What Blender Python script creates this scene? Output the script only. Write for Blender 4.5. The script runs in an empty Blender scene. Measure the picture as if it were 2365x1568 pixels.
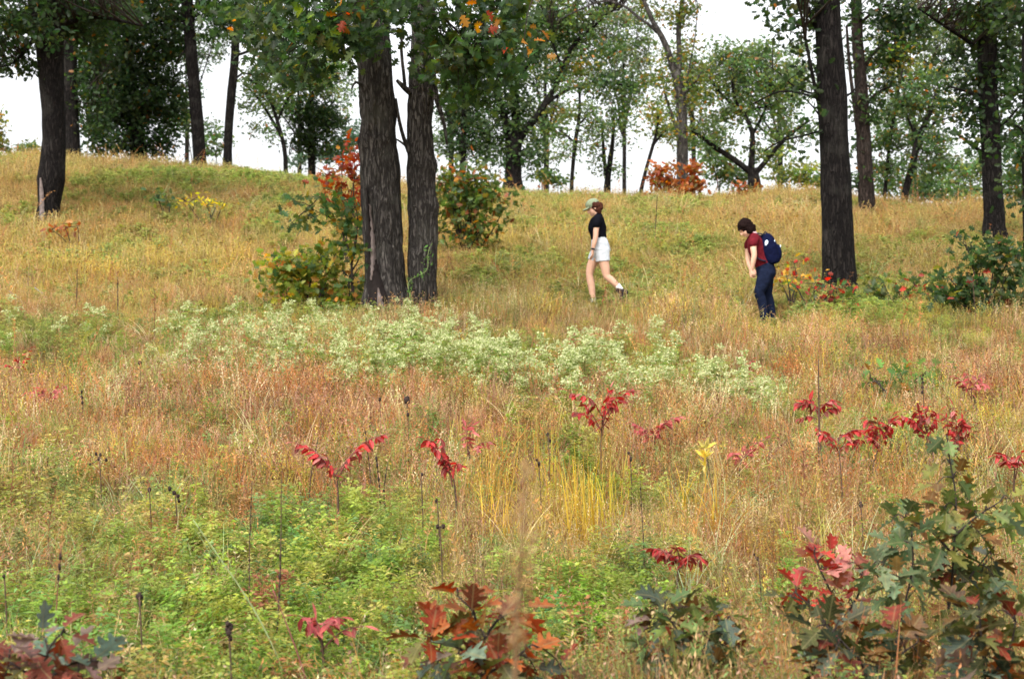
import bpy, math, random
import numpy as np
from mathutils import Vector

random.seed(7)
RNG = np.random.default_rng(7)
R = math.radians
sc = bpy.context.scene
COL = sc.collection

# ------------------------------------------------------------------ camera model (reference frame 2365 x 1568)
F, CX, CY, HOR, H = 3285.0, 1182.5, 784.0, 850.0, 1.7
TH = math.atan((HOR - CY) / F)
def P(c, r, Y):
    """point at depth Y seen at column c, row r of the reference frame"""
    u = (c - CX) / F; v = -(r - CY) / F
    fy = math.cos(TH) - v * math.sin(TH); fz = math.sin(TH) + v * math.cos(TH)
    s = Y / fy
    return np.array([u * s, Y, H + fz * s])
def proj(p):
    x, y, z = p[..., 0], p[..., 1], p[..., 2] - H
    d = y * math.cos(TH) + z * math.sin(TH)
    v = -y * math.sin(TH) + z * math.cos(TH)
    return CX + F * x / d, CY - F * v / d

# ------------------------------------------------------------------ terrain
_ty = np.arange(-60, 900, .25)
_tz = np.interp(_ty, [-60, -5, 0, 6.3, 10, 14, 18, 20, 21.5, 23, 30, 36, 40, 43, 47, 60, 80, 120, 300, 900],
                [-3, -.2, 0, .30, .65, 1.2, 1.95, 2.30, 2.56, 2.86, 4.5, 5.85, 6.4, 6.55, 6.3, 4.2, 1.5, -1, -6, -8])
_k = np.exp(-np.linspace(-2, 2, 13) ** 2); _k /= _k.sum()
_tz = np.convolve(np.pad(_tz, 6, mode='edge'), _k, mode='valid')
def smooth(a, b, x):
    t = np.clip((x - a) / (b - a), 0, 1); return t * t * (3 - 2 * t)
def zt(x, y):
    x = np.asarray(x, float); y = np.asarray(y, float)
    z = np.interp(y, _ty, _tz)
    lat = np.interp(x, [-60, -20, -13.2, -8.3, -3.4, 1.4, 7.5, 10, 13.6, 22, 60], [1.6, 1.4, 1.05, .72, .22, -.12, -.08, -.32, -.55, -1, -2])
    s = smooth(24, 42, y) * (1 - smooth(60, 140, y))
    z = z + lat * s
    z = z + .05 * np.sin(x * .9 + 1.3 * np.sin(y * .4)) * np.sin(y * .7 + .5) + .03 * np.sin(x * 2.3 + y * 1.1)
    return z
def zat(x, y): return float(zt(x, y))
def hit(c, r, h=0.0, y0=2.2, y1=60.0):
    """ground point under the place where the ray through (c, r) is h above the ground"""
    ys = np.arange(y0, y1, .05)
    p0 = P(c, r, 1.0)
    x = p0[0] * ys; z = H + (p0[2] - H) * ys
    d = z - zt(x, ys) - h
    k = np.argmax(d <= 0) if (d <= 0).any() else int(np.argmin(d))
    y = ys[k]; xx = p0[0] * y
    return np.array([xx, y, zat(xx, y)])

def vnoise(x, y, seed=0):
    """smooth value noise, vectorised"""
    xi = np.floor(x).astype(int); yi = np.floor(y).astype(int)
    fx = x - xi; fy = y - yi
    fx = fx * fx * (3 - 2 * fx); fy = fy * fy * (3 - 2 * fy)
    def h(a, b):
        n = (a * 374761393 + b * 668265263 + seed * 982451653) & 0x7fffffff
        n = ((n ^ (n >> 13)) * 1274126177) & 0x7fffffff
        return ((n ^ (n >> 16)) & 0xffff) / 65535.0
    return (h(xi, yi) * (1 - fx) + h(xi + 1, yi) * fx) * (1 - fy) + (h(xi, yi + 1) * (1 - fx) + h(xi + 1, yi + 1) * fx) * fy

# ------------------------------------------------------------------ materials
def newmat(name):
    m = bpy.data.materials.new(name); m.use_nodes = True
    nt = m.node_tree; nt.nodes.clear()
    out = nt.nodes.new('ShaderNodeOutputMaterial')
    return m, nt, out
def N(nt, t, **kw):
    n = nt.nodes.new(t)
    for k, v in kw.items(): setattr(n, k, v)
    return n
def leaf_material(name, inst=False, transl=.42, rough=.5, spec=.35, veins=False):
    m, nt, out = newmat(name); L = nt.links.new
    a = N(nt, 'ShaderNodeAttribute', attribute_name='col')
    col = a.outputs['Color']
    if inst:
        a.attribute_type = 'INSTANCER'
        t = N(nt, 'ShaderNodeAttribute', attribute_name='tint')
        fx = N(nt, 'ShaderNodeAttribute', attribute_name='fix')
        mu = N(nt, 'ShaderNodeMix', data_type='RGBA', blend_type='MULTIPLY'); mu.inputs[0].default_value = 1
        L(a.outputs['Color'], mu.inputs[6]); L(t.outputs['Color'], mu.inputs[7])
        mx = N(nt, 'ShaderNodeMix', data_type='RGBA')
        L(fx.outputs['Fac'], mx.inputs[0]); L(mu.outputs[2], mx.inputs[6]); L(t.outputs['Color'], mx.inputs[7])
        col = mx.outputs[2]
    p = N(nt, 'ShaderNodeBsdfPrincipled'); p.inputs['Roughness'].default_value = rough
    p.inputs['Specular IOR Level'].default_value = spec
    if veins:
        lc = N(nt, 'ShaderNodeAttribute', attribute_name='lc'); sp = N(nt, 'ShaderNodeSeparateXYZ'); L(lc.outputs['Vector'], sp.inputs[0])
        au = N(nt, 'ShaderNodeMath', operation='ABSOLUTE'); L(sp.outputs[0], au.inputs[0])
        v1 = N(nt, 'ShaderNodeMath', operation='MULTIPLY_ADD'); v1.inputs[1].default_value = -1.1; L(au.outputs[0], v1.inputs[0]); L(sp.outputs[1], v1.inputs[2])
        v2 = N(nt, 'ShaderNodeMath', operation='MULTIPLY'); v2.inputs[1].default_value = 46; L(v1.outputs[0], v2.inputs[0])
        v3 = N(nt, 'ShaderNodeMath', operation='SINE'); L(v2.outputs[0], v3.inputs[0])
        v4 = N(nt, 'ShaderNodeMapRange'); v4.inputs[1].default_value = .80; v4.inputs[2].default_value = 1.0; v4.inputs[3].default_value = 0; v4.inputs[4].default_value = .22; L(v3.outputs[0], v4.inputs[0])
        m1 = N(nt, 'ShaderNodeMapRange'); m1.inputs[1].default_value = .035; m1.inputs[2].default_value = .0; m1.inputs[3].default_value = 0; m1.inputs[4].default_value = .45; L(au.outputs[0], m1.inputs[0])
        mxm = N(nt, 'ShaderNodeMath', operation='MAXIMUM'); L(v4.outputs[0], mxm.inputs[0]); L(m1.outputs[0], mxm.inputs[1])
        tc = N(nt, 'ShaderNodeTexCoord'); nz_ = N(nt, 'ShaderNodeTexNoise'); nz_.inputs['Scale'].default_value = 26; nz_.inputs['Detail'].default_value = 5; L(tc.outputs['Object'], nz_.inputs['Vector'])
        nr = N(nt, 'ShaderNodeMapRange'); nr.inputs[1].default_value = .3; nr.inputs[2].default_value = .7; nr.inputs[3].default_value = .55; nr.inputs[4].default_value = 1.4; L(nz_.outputs['Fac'], nr.inputs[0])
        sc1 = N(nt, 'ShaderNodeVectorMath', operation='SCALE'); L(col, sc1.inputs[0]); L(nr.outputs[0], sc1.inputs['Scale'])
        n2_ = N(nt, 'ShaderNodeTexNoise'); n2_.inputs['Scale'].default_value = 75; n2_.inputs['Detail'].default_value = 2; L(tc.outputs['Object'], n2_.inputs['Vector'])
        sr = N(nt, 'ShaderNodeMapRange'); sr.inputs[1].default_value = .62; sr.inputs[2].default_value = .72; sr.inputs[3].default_value = 0; sr.inputs[4].default_value = .75; L(n2_.outputs['Fac'], sr.inputs[0])
        mb1 = N(nt, 'ShaderNodeMix', data_type='RGBA'); L(sr.outputs[0], mb1.inputs[0]); L(sc1.outputs[0], mb1.inputs[6]); mb1.inputs[7].default_value = (.05, .025, .012, 1)
        mb2 = N(nt, 'ShaderNodeMix', data_type='RGBA'); L(mxm.outputs[0], mb2.inputs[0]); L(mb1.outputs[2], mb2.inputs[6]); mb2.inputs[7].default_value = (.24, .20, .09, 1)
        col = mb2.outputs[2]
        bb = N(nt, 'ShaderNodeBump'); bb.inputs['Strength'].default_value = .5; bb.inputs['Distance'].default_value = .004; L(nz_.outputs['Fac'], bb.inputs['Height']); L(bb.outputs[0], p.inputs['Normal'])
    L(col, p.inputs['Base Color'])
    tr = N(nt, 'ShaderNodeBsdfTranslucent')
    hs = N(nt, 'ShaderNodeHueSaturation'); hs.inputs['Saturation'].default_value = 1.1; hs.inputs['Value'].default_value = 1.8
    L(col, hs.inputs['Color']); L(hs.outputs[0], tr.inputs['Color'])
    ms = N(nt, 'ShaderNodeMixShader'); ms.inputs[0].default_value = transl
    L(p.outputs[0], ms.inputs[1]); L(tr.outputs[0], ms.inputs[2]); L(ms.outputs[0], out.inputs[0])
    return m
def bark_material(name, dark, light, scale=1.0, lichen=.3):
    m, nt, out = newmat(name); L = nt.links.new
    tc = N(nt, 'ShaderNodeTexCoord')
    mp = N(nt, 'ShaderNodeMapping'); mp.inputs['Scale'].default_value = (9 * scale, 9 * scale, 1.6 * scale); L(tc.outputs['Object'], mp.inputs[0])
    n0 = N(nt, 'ShaderNodeTexNoise'); n0.inputs['Scale'].default_value = 1.7; n0.inputs['Detail'].default_value = 3; L(mp.outputs[0], n0.inputs['Vector'])
    ad = N(nt, 'ShaderNodeVectorMath', operation='MULTIPLY_ADD'); ad.inputs[1].default_value = (1.3, 1.3, 1.3); L(n0.outputs['Color'], ad.inputs[0]); L(mp.outputs[0], ad.inputs[2])
    n1 = N(nt, 'ShaderNodeTexNoise'); n1.inputs['Scale'].default_value = 2.8; n1.inputs['Detail'].default_value = 8; n1.inputs['Roughness'].default_value = .7; L(ad.outputs[0], n1.inputs['Vector'])
    v = N(nt, 'ShaderNodeTexVoronoi', feature='DISTANCE_TO_EDGE'); v.inputs['Scale'].default_value = 1.9; L(ad.outputs[0], v.inputs['Vector'])
    r1 = N(nt, 'ShaderNodeValToRGB'); r1.color_ramp.elements[0].position = .0; r1.color_ramp.elements[1].position = .16; r1.color_ramp.elements[0].color = (.35, .35, .35, 1)
    L(v.outputs['Distance'], r1.inputs[0])
    mul = N(nt, 'ShaderNodeMath', operation='MULTIPLY'); L(r1.outputs[0], mul.inputs[0]); L(n1.outputs['Fac'], mul.inputs[1])
    cr = N(nt, 'ShaderNodeValToRGB'); cr.color_ramp.elements[0].color = (*[d * .45 for d in dark], 1); cr.color_ramp.elements[0].position = .12
    cr.color_ramp.elements[1].color = (*light, 1); cr.color_ramp.elements[1].position = .72
    e = cr.color_ramp.elements.new(.45); e.color = (*dark, 1)
    L(mul.outputs[0], cr.inputs[0])
    n2 = N(nt, 'ShaderNodeTexNoise'); n2.inputs['Scale'].default_value = 2.0; n2.inputs['Detail'].default_value = 5; L(tc.outputs['Object'], n2.inputs['Vector'])
    r2 = N(nt, 'ShaderNodeValToRGB'); r2.color_ramp.elements[0].position = .55; r2.color_ramp.elements[1].position = .72
    L(n2.outputs['Fac'], r2.inputs[0])
    ml = N(nt, 'ShaderNodeMath', operation='MULTIPLY'); ml.inputs[1].default_value = lichen; L(r2.outputs[0], ml.inputs[0])
    mx = N(nt, 'ShaderNodeMix', data_type='RGBA'); L(ml.outputs[0], mx.inputs[0]); L(cr.outputs[0], mx.inputs[6]); mx.inputs[7].default_value = (.13, .125, .105, 1)
    p = N(nt, 'ShaderNodeBsdfPrincipled'); p.inputs['Roughness'].default_value = .95; p.inputs['Specular IOR Level'].default_value = .15
    L(mx.outputs[2], p.inputs['Base Color'])
    b = N(nt, 'ShaderNodeBump'); b.inputs['Strength'].default_value = 1.0; b.inputs['Distance'].default_value = .09; L(mul.outputs[0], b.inputs['Height']); L(b.outputs[0], p.inputs['Normal'])
    L(p.outputs[0], out.inputs[0])
    return m
def plain_material(name, rgb, rough=.8, var=.25, scale=30, bump=.2, spec=.25, dist=.004):
    m, nt, out = newmat(name); L = nt.links.new
    tc = N(nt, 'ShaderNodeTexCoord')
    n = N(nt, 'ShaderNodeTexNoise'); n.inputs['Scale'].default_value = scale; n.inputs['Detail'].default_value = 4; L(tc.outputs['Object'], n.inputs['Vector'])
    mr = N(nt, 'ShaderNodeMapRange'); mr.inputs[1].default_value = .25; mr.inputs[2].default_value = .75; mr.inputs[3].default_value = 1 - var; mr.inputs[4].default_value = 1 + var
    L(n.outputs['Fac'], mr.inputs[0])
    mx = N(nt, 'ShaderNodeVectorMath', operation='SCALE'); mx.inputs[0].default_value = rgb; L(mr.outputs[0], mx.inputs['Scale'])
    p = N(nt, 'ShaderNodeBsdfPrincipled'); p.inputs['Roughness'].default_value = rough; p.inputs['Specular IOR Level'].default_value = spec
    L(mx.outputs[0], p.inputs['Base Color'])
    b = N(nt, 'ShaderNodeBump'); b.inputs['Strength'].default_value = bump; b.inputs['Distance'].default_value = dist; L(n.outputs['Fac'], b.inputs['Height']); L(b.outputs[0], p.inputs['Normal'])
    L(p.outputs[0], out.inputs[0])
    return m

M_LEAF = leaf_material('oak_leaf', transl=.5)
M_NEAR = leaf_material('glossy_oak_leaf', transl=.3, rough=.55, spec=.3, veins=True)
M_GRASS = leaf_material('meadow_blade', inst=True, transl=.45, rough=.7, spec=.12)
M_BARK = bark_material('oak_bark', (.060, .052, .047), (.28, .25, .225), 1.0, .6)
M_BARKD = bark_material('dark_bark', (.011, .0085, .0078), (.055, .046, .041), 1.0, .25)
M_BARKG = bark_material('brown_bark', (.028, .019, .015), (.10, .072, .058), 1.3, .2)
M_TWIG = plain_material('twig_bark', (.03, .022, .018), .9, .3, 12)
M_SCAR = plain_material('bare_wood', (.15, .118, .108), .85, .45, 14, .8, dist=.03)
M_HOLLOW = plain_material('painted_hollow_shade', (.012, .008, .007), .95, .4, 12, .8, dist=.03)  # near-black colour standing in for the shade inside the split
M_SEED = plain_material('dark_seed_head', (.030, .018, .014), .9, .5, 60, .6)
M_STALK = plain_material('dead_stalk', (.075, .045, .03), .9, .4, 40)
M_REDST = plain_material('reddish_stem', (.16, .055, .045), .7, .3, 20)
M_GREENST = plain_material('green_stem', (.20, .24, .10), .7, .3, 20)

# ------------------------------------------------------------------ object helpers
def tag(o, label=None, cat=None, group=None, kind=None):
    if label: o['label'] = label
    if cat: o['category'] = cat
    if group: o['group'] = group
    if kind: o['kind'] = kind
    return o
def empty(name, loc, label, cat, group=None):
    o = bpy.data.objects.new(name, None); COL.objects.link(o); o.location = loc; o.empty_display_size = .1
    return tag(o, label, cat, group)
def mesh_np(name, V, loops, starts, totals, mat, smooth_=True, col=None, extra=None, mats=None):
    me = bpy.data.meshes.new(name)
    V = np.ascontiguousarray(V, np.float32)
    me.vertices.add(len(V)); me.vertices.foreach_set('co', V.ravel())
    me.loops.add(len(loops)); me.loops.foreach_set('vertex_index', np.asarray(loops, np.int32))
    me.polygons.add(len(starts)); me.polygons.foreach_set('loop_start', np.asarray(starts, np.int32)); me.polygons.foreach_set('loop_total', np.asarray(totals, np.int32))
    if smooth_: me.polygons.foreach_set('use_smooth', np.ones(len(starts), bool))
    if col is not None:
        a = me.attributes.new('col', 'FLOAT_COLOR', 'POINT')
        c4 = np.ones((len(V), 4), np.float32); c4[:, :3] = col; a.data.foreach_set('color', c4.ravel())
    for k, (tp, arr) in (extra or {}).items():
        a = me.attributes.new(k, tp, 'POINT')
        if tp == 'FLOAT_COLOR':
            c4 = np.ones((len(V), 4), np.float32); c4[:, :3] = arr; a.data.foreach_set('color', c4.ravel())
        elif tp == 'FLOAT_VECTOR': a.data.foreach_set('vector', np.ascontiguousarray(arr, np.float32).ravel())
        elif tp == 'FLOAT': a.data.foreach_set('value', np.asarray(arr, np.float32))
    for m in (mats or [mat]): me.materials.append(m)
    me.update(calc_edges=True)
    return me
def refine(pts, rad, step):
    """smooth resample of a polyline (Catmull-Rom through the given points)"""
    pts = np.asarray(pts); rad = np.asarray(rad)
    if len(pts) < 3:
        pts = np.vstack([pts[0], (pts[0] + pts[-1]) / 2, pts[-1]]); rad = np.array([rad[0], (rad[0] + rad[-1]) / 2, rad[-1]])
    e = np.vstack([2 * pts[0] - pts[1], pts, 2 * pts[-1] - pts[-2]]); er = np.concatenate([[rad[0]], rad, [rad[-1]]])
    o = []; orad = []
    for i in range(len(pts) - 1):
        a, b, c, d = e[i:i + 4]; m = max(2, int(np.linalg.norm(c - b) / step))
        for k in range(m):
            t = k / m
            o.append(.5 * ((2 * b) + (-a + c) * t + (2 * a - 5 * b + 4 * c - d) * t * t + (-a + 3 * b - 3 * c + d) * t ** 3))
            orad.append(er[i + 1] * (1 - t) + er[i + 2] * t)
    o.append(pts[-1]); orad.append(rad[-1])
    return np.array(o), np.array(orad)
class MB:
    """collects tubes and strips into one mesh"""
    def __init__(s): s.V = []; s.F = []; s.n = 0; s.C = []
    def add(s, V, faces, col=None):
        V = np.asarray(V, float); s.V.append(V)
        s.F += [[i + s.n for i in f] for f in faces]
        s.C.append(np.tile(np.asarray(col if col is not None else (1, 1, 1), float), (len(V), 1)) if np.ndim(col) < 2 else col)
        s.n += len(V)
    def tube(s, pts, rad, sides=6, rough=0.0, cap=True, col=None, rb=None, lat=None):
        pts = np.asarray(pts, float); rad = np.asarray(rad, float); n = len(pts)
        rb = rad if rb is None else np.asarray(rb, float)
        T = np.gradient(pts, axis=0); T /= np.linalg.norm(T, axis=1)[:, None] + 1e-9
        ref = np.array(lat if lat is not None else ((0, 1, 0) if abs(T[0][1]) < .9 else (1, 0, 0)), float)
        ang = np.linspace(0, 2 * math.pi, sides, endpoint=False)
        V = np.zeros((n, sides, 3))
        for i in range(n):
            B = ref - T[i] * ref.dot(T[i]); B /= np.linalg.norm(B) + 1e-9
            A = np.cross(B, T[i])
            k = 1 + (RNG.normal(0, rough, sides) if rough else 0)
            V[i] = pts[i] + (np.cos(ang) * rad[i] * k)[:, None] * A + (np.sin(ang) * rb[i] * k)[:, None] * B
        f = []
        for i in range(n - 1):
            for j in range(sides):
                j2 = (j + 1) % sides
                f.append([i * sides + j, i * sides + j2, (i + 1) * sides + j2, (i + 1) * sides + j])
        if cap:
            f.append(list(range(sides))[::-1]); f.append([(n - 1) * sides + j for j in range(sides)])
        s.add(V.reshape(-1, 3), f, col)
    def ball(s, c, r, nu=12, nv=8, rot=None, col=None, jag=0):
        r = np.asarray(r if np.ndim(r) else (r, r, r), float)
        V = []; f = []
        for i in range(nv + 1):
            t = math.pi * i / nv
            for j in range(nu):
                a = 2 * math.pi * j / nu
                V.append((math.sin(t) * math.cos(a), math.sin(t) * math.sin(a), math.cos(t)))
        V = np.array(V)
        if jag: V *= (1 + RNG.uniform(-jag, jag, len(V)))[:, None]
        V = V * r
        if rot is not None: V = V @ np.asarray(rot).T
        for i in range(nv):
            for j in range(nu):
                j2 = (j + 1) % nu
                f.append([i * nu + j, (i + 1) * nu + j, (i + 1) * nu + j2, i * nu + j2])
        s.add(V + np.asarray(c, float), f, col)
    def mesh(s, name, mat, org=(0, 0, 0), smooth_=True, col=False, mats=None):
        V = np.concatenate(s.V) - np.asarray(org, float)
        tot = np.array([len(f) for f in s.F]); st = np.concatenate([[0], np.cumsum(tot)[:-1]])
        lp = np.fromiter((i for f in s.F for i in f), np.int32, int(tot.sum()))
        return mesh_np(name, V, lp, st, tot, mat, smooth_, np.concatenate(s.C) if col else None, mats=mats)
    def build(s, name, mat, parent=None, org=(0, 0, 0), smooth_=True, col=False):
        o = bpy.data.objects.new(name, s.mesh(name, mat, org, smooth_, col)); COL.objects.link(o)
        if parent is not None: o.parent = parent
        return o
def put(name, me, parent=None):
    o = bpy.data.objects.new(name, me); COL.objects.link(o)
    if parent is not None: o.parent = parent
    return o

# ------------------------------------------------------------------ leaves
def half_leaf(pts):
    """outline of the right half (u, v); returns verts (u, v, w) and two faces folded along the midrib"""
    mid = [(0, 0), (0, .5), (0, 1)]
    V = [(0, 0, 0), (0, .5, 0.0), (0, 1, -.06)]
    r = []; l = []
    for (u, v) in pts:
        w = abs(u) * .30 - .05 * v * v
        r.append(len(V)); V.append((u, v, w)); l.append(len(V)); V.append((-u, v, w))
    return np.array(V, float), [[0] + r + [2, 1], [0, 1, 2] + l[::-1]]
OAK_HI = half_leaf([(.03, .10), (.17, .15), (.25, .23), (.27, .28), (.16, .29), (.14, .36), (.30, .42), (.42, .52), (.42, .58), (.30, .59), (.18, .57), (.17, .64), (.29, .72), (.34, .82), (.27, .84), (.17, .80), (.12, .86), (.10, .94)])
OAK_LO = half_leaf([(.18, .12), (.34, .32), (.16, .38), (.42, .58), (.20, .64), (.26, .84)])
OVAL = half_leaf([(.12, .2), (.18, .45), (.12, .75)])
LANCE = half_leaf([(.12, .18), (.15, .42), (.07, .78)])
def leaf_mesh(name, pos, d, n, size, col, tmpl, mat, curl=0.0, width=1.0):
    TV, TF = tmpl
    K = len(TV); n_ = len(pos)
    d = d / (np.linalg.norm(d, axis=1)[:, None] + 1e-9)
    s = np.cross(d, n); s /= np.linalg.norm(s, axis=1)[:, None] + 1e-9
    n = np.cross(s, d)
    size = np.asarray(size)[:, None, None]
    u = TV[None, :, 0, None]; v = TV[None, :, 1, None]; w = TV[None, :, 2, None]
    cu = RNG.uniform(-.25, .25, (n_, 1, 1)) - curl; tw = RNG.uniform(-.45, .45, (n_, 1, 1)) if curl else 0; sway = RNG.uniform(-.14, .14, (n_, 1, 1))
    V = pos[:, None, :] + size * ((u * width + sway * v * v) * s[:, None, :] + v * d[:, None, :] + (w + cu * v * v + tw * u * v) * n[:, None, :])
    tot = np.array([len(f) for f in TF] * n_)
    base = np.concatenate([np.array(f) for f in TF])
    lp = (base[None, :] + (np.arange(n_) * K)[:, None]).ravel()
    st = np.concatenate([[0], np.cumsum(tot)[:-1]])
    c = np.repeat(col, K, axis=0)
    ex = {'lc': ('FLOAT_VECTOR', np.tile(TV, (n_, 1)))} if mat is M_NEAR else None
    return mesh_np(name, V.reshape(-1, 3), lp, st, tot, mat, False, c, ex)
def rand_dirs(n, up=0.0, flat=1.0):
    v = RNG.normal(size=(n, 3)); v[:, 2] = v[:, 2] * flat + up
    return v / np.linalg.norm(v, axis=1)[:, None]
def pick(palette, n, jit=.25):
    w = np.array([p[0] for p in palette], float); w /= w.sum()
    c = np.array([p[1] for p in palette])[RNG.choice(len(palette), n, p=w)]
    return c * RNG.uniform(1 - jit, 1 + jit, (n, 1)) * RNG.uniform(.92, 1.08, (n, 3))
DARK = [(6, (.028, .054, .016)), (3, (.04, .07, .018)), (2, (.026, .05, .022)), (.4, (.09, .10, .018)), (.12, (.25, .10, .02))]
MID = [(5, (.062, .112, .034)), (3, (.085, .128, .034)), (2, (.06, .10, .046)), (.8, (.14, .15, .025)), (.35, (.28, .12, .03))]
LITE = [(5, (.098, .16, .05)), (3, (.13, .185, .052)), (2, (.085, .14, .06)), (1, (.18, .19, .03)), (.3, (.30, .14, .04))]
YELG = [(4, (.08, .13, .03)), (3, (.14, .17, .035)), (2, (.22, .20, .03)), (1, (.30, .16, .03))]
OAKF = [(6, (.038, .074, .02)), (3, (.06, .098, .024)), (2, (.042, .072, .036)), (.7, (.12, .13, .02)), (.06, (.32, .14, .02)), (.03, (.32, .07, .02))]
# ------------------------------------------------------------------ people
SKIN = plain_material('skin', (.62, .36, .25), .6, .08, 25, .05, .3)
HAIR1 = plain_material('auburn_hair', (.06, .02, .012), .9, .5, 70, .9, .1, .015)
HAIR2 = plain_material('dark_brown_hair', (.010, .005, .0045), .9, .5, 70, .9, .06, .015)
BLACKK = plain_material('black_knit', (.006, .006, .009), .95, .3, 11, .8, .04, dist=.03)
SHORTK = plain_material('pale_grey_cotton', (.50, .53, .56), .9, .3, 11, .8, .1, dist=.03)
CAPK = plain_material('sage_green_cap_cloth', (.235, .275, .175), .9, .12, 60, .4, .1)
SOCKK = plain_material('white_sock_knit', (.78, .77, .74), .95, .06, 90, .5, .1)
BOOTK = plain_material('dark_boot_leather', (.022, .014, .013), .7, .4, 40, .4)
WATCHK = plain_material('watch_strap', (.02, .018, .018), .5, .2, 40, .1)
MAROON = plain_material('maroon_shirt_cloth', (.10, .007, .012), .9, .3, 11, .8, .1, dist=.03)
DENIM = plain_material('blue_denim', (.0075, .011, .026), .95, .3, 11, .8, .05, dist=.03)
NAVY = plain_material('navy_pack_nylon', (.003, .0048, .022), .85, .3, 11, .8, .06, dist=.03)
NAVYD = plain_material('dark_strap_webbing', (.006, .007, .02), .7, .3, 60, .2)
PALEP = plain_material('pale_blue_patch', (.55, .66, .74), .6, .08, 40, .1)
COLLAR = plain_material('pale_pink_collar', (.55, .36, .36), .9, .1, 40, .2)
EYE = plain_material('eye_dark', (.02, .012, .01), .3, .1, 40, 0)
def fuse(name, mb, mat, parent, voxel=.008, smooth_it=6, extra=None, factor=.5):
    """union of the lofted pieces as one continuous surface"""
    me = mb.mesh(name + '_raw', mat); o = bpy.data.objects.new(name + '_raw', me); COL.objects.link(o)
    m = o.modifiers.new('r', 'REMESH'); m.mode = 'VOXEL'; m.voxel_size = voxel; m.use_smooth_shade = True
    s = o.modifiers.new('s', 'SMOOTH'); s.iterations = smooth_it; s.factor = factor
    dg = bpy.context.evaluated_depsgraph_get(); dg.update()
    new = bpy.data.meshes.new_from_object(o.evaluated_get(dg)); new.name = name
    bpy.data.objects.remove(o); bpy.data.meshes.remove(me)
    new.materials.clear(); new.materials.append(mat)
    for e in (extra or []): new.materials.append(e[0])
    new.polygons.foreach_set('use_smooth', np.ones(len(new.polygons), bool))
    if extra:
        ce = np.zeros(len(new.polygons) * 3); new.polygons.foreach_get('center', ce); ce = ce.reshape(-1, 3); mi = np.zeros(len(ce), np.int32)
        for k, (mt, spots) in enumerate(extra):
            for (c, rad) in spots: mi[np.linalg.norm(ce - np.array(c), axis=1) < rad] = k + 1
        new.polygons.foreach_set('material_index', mi)
    return put(name, new, parent)
def rot_y(a):
    c, s = math.cos(a), math.sin(a); return np.array([[c, 0, s], [0, 1, 0], [-s, 0, c]])
def limb(mb, pts, rad, rb=None, sides=16, step=.03):
    p, r = refine(pts, rad, step)
    q = None
    if rb is not None: _, q = refine(pts, rb, step)
    mb.tube(p, r, sides, rb=q, lat=(0, 1, 0)); mb.ball(p[0], (r[0], r[0] if q is None else q[0], r[0]), 14, 8); mb.ball(p[-1], (r[-1], r[-1] if q is None else q[-1], r[-1]), 14, 8)
def tube2(mb, pts, rad, rb):
    p, r = refine(pts, rad, .03); _, q = refine(pts, rb, .03); mb.tube(p, r, 24, rb=q, lat=(0, 1, 0))
def torso(mb, rows, grow=0.0):
    pts = [(x, 0.0, z) for (x, z, a, b) in rows]; limb(mb, pts, [a + grow for (_, _, a, b) in rows], [b + grow for (_, _, a, b) in rows], 24, .03)
def hand(mb, wrist, d, out, flip=1, curl=.6):
    """palm plus five separate bent fingers; d = direction along the hand, out = the way the fingers curl to"""
    wrist = np.array(wrist, float); d = np.array(d, float); d /= np.linalg.norm(d); out = np.array(out, float); out -= d * out.dot(d); out /= np.linalg.norm(out); sd = np.cross(d, out) * flip
    for k in range(4):
        o = sd * (.026 - .0173 * k); kn = wrist + d * (.088 - .004 * abs(k - 1)) + o
        mb.tube(np.array([wrist + o * .6, wrist + d * .045 + o, kn]), [.013, .0125, .0105], 8)
        ln = (.068, .076, .070, .055)[k]; a = curl * (.7 + .14 * k); pts = [kn]; q = kn.copy(); ang = .15
        for sgm in range(3):
            ang += a * .6; q = q + (d * math.cos(ang) + out * math.sin(ang)) * ln * (.45, .31, .24)[sgm]; pts.append(q.copy())
        mb.tube(np.array(pts), [.0095, .009, .008, .0065], 8); mb.ball(pts[-1], .0066, 8, 6)
    t0 = wrist + d * .022 + sd * .024; t1 = t0 + (d * .7 + sd * .6 + out * .35) * .034; t2 = t1 + (d * .9 + sd * .15 + out * .4) * .03; t3 = t2 + (d * .95 + out * .3) * .024
    mb.tube(np.array([t0, t1, t2, t3]), [.014, .012, .0105, .008], 8); mb.ball(t3, .008, 8, 6)
def head(mb, c, tilt, k=1.0):
    """head looking toward -x, tipped down by tilt"""
    Rm = rot_y(-tilt); T = lambda x, y, z: np.array(c) + Rm @ np.array([x, y, z]) * k
    mb.ball(T(.012, 0, .025), np.array([.097, .076, .092]) * k, 22, 14, Rm)
    mb.ball(T(-.018, 0, -.045), np.array([.072, .062, .078]) * k, 20, 12, Rm)
    mb.ball(T(-.062, 0, -.098), np.array([.026, .028, .022]) * k, 12, 8, Rm)
    mb.tube(np.array([T(-.086, 0, -.005), T(-.103, 0, -.030), T(-.106, 0, -.040), T(-.088, 0, -.047)]), np.array([.010, .013, .015, .010]) * k, 10)
    mb.ball(T(-.083, 0, -.070), np.array([.012, .022, .010]) * k, 10, 6, Rm)
    mb.ball(T(-.080, 0, .018), np.array([.014, .05, .012]) * k, 10, 6, Rm)
    for s in (-1, 1): mb.ball(T(.012, s * .074, -.02), np.array([.018, .010, .030]) * k, 10, 8, Rm)
    eyes = [(T(-.082, s * .030, 0.0), .011 * k) for s in (-1, 1)]; lips = [(T(-.094, 0, -.071), .014 * k)]
    return T, Rm, eyes, lips
LIPS = plain_material('lip_skin', (.42, .15, .12), .5, .1, 30, 0)

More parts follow.
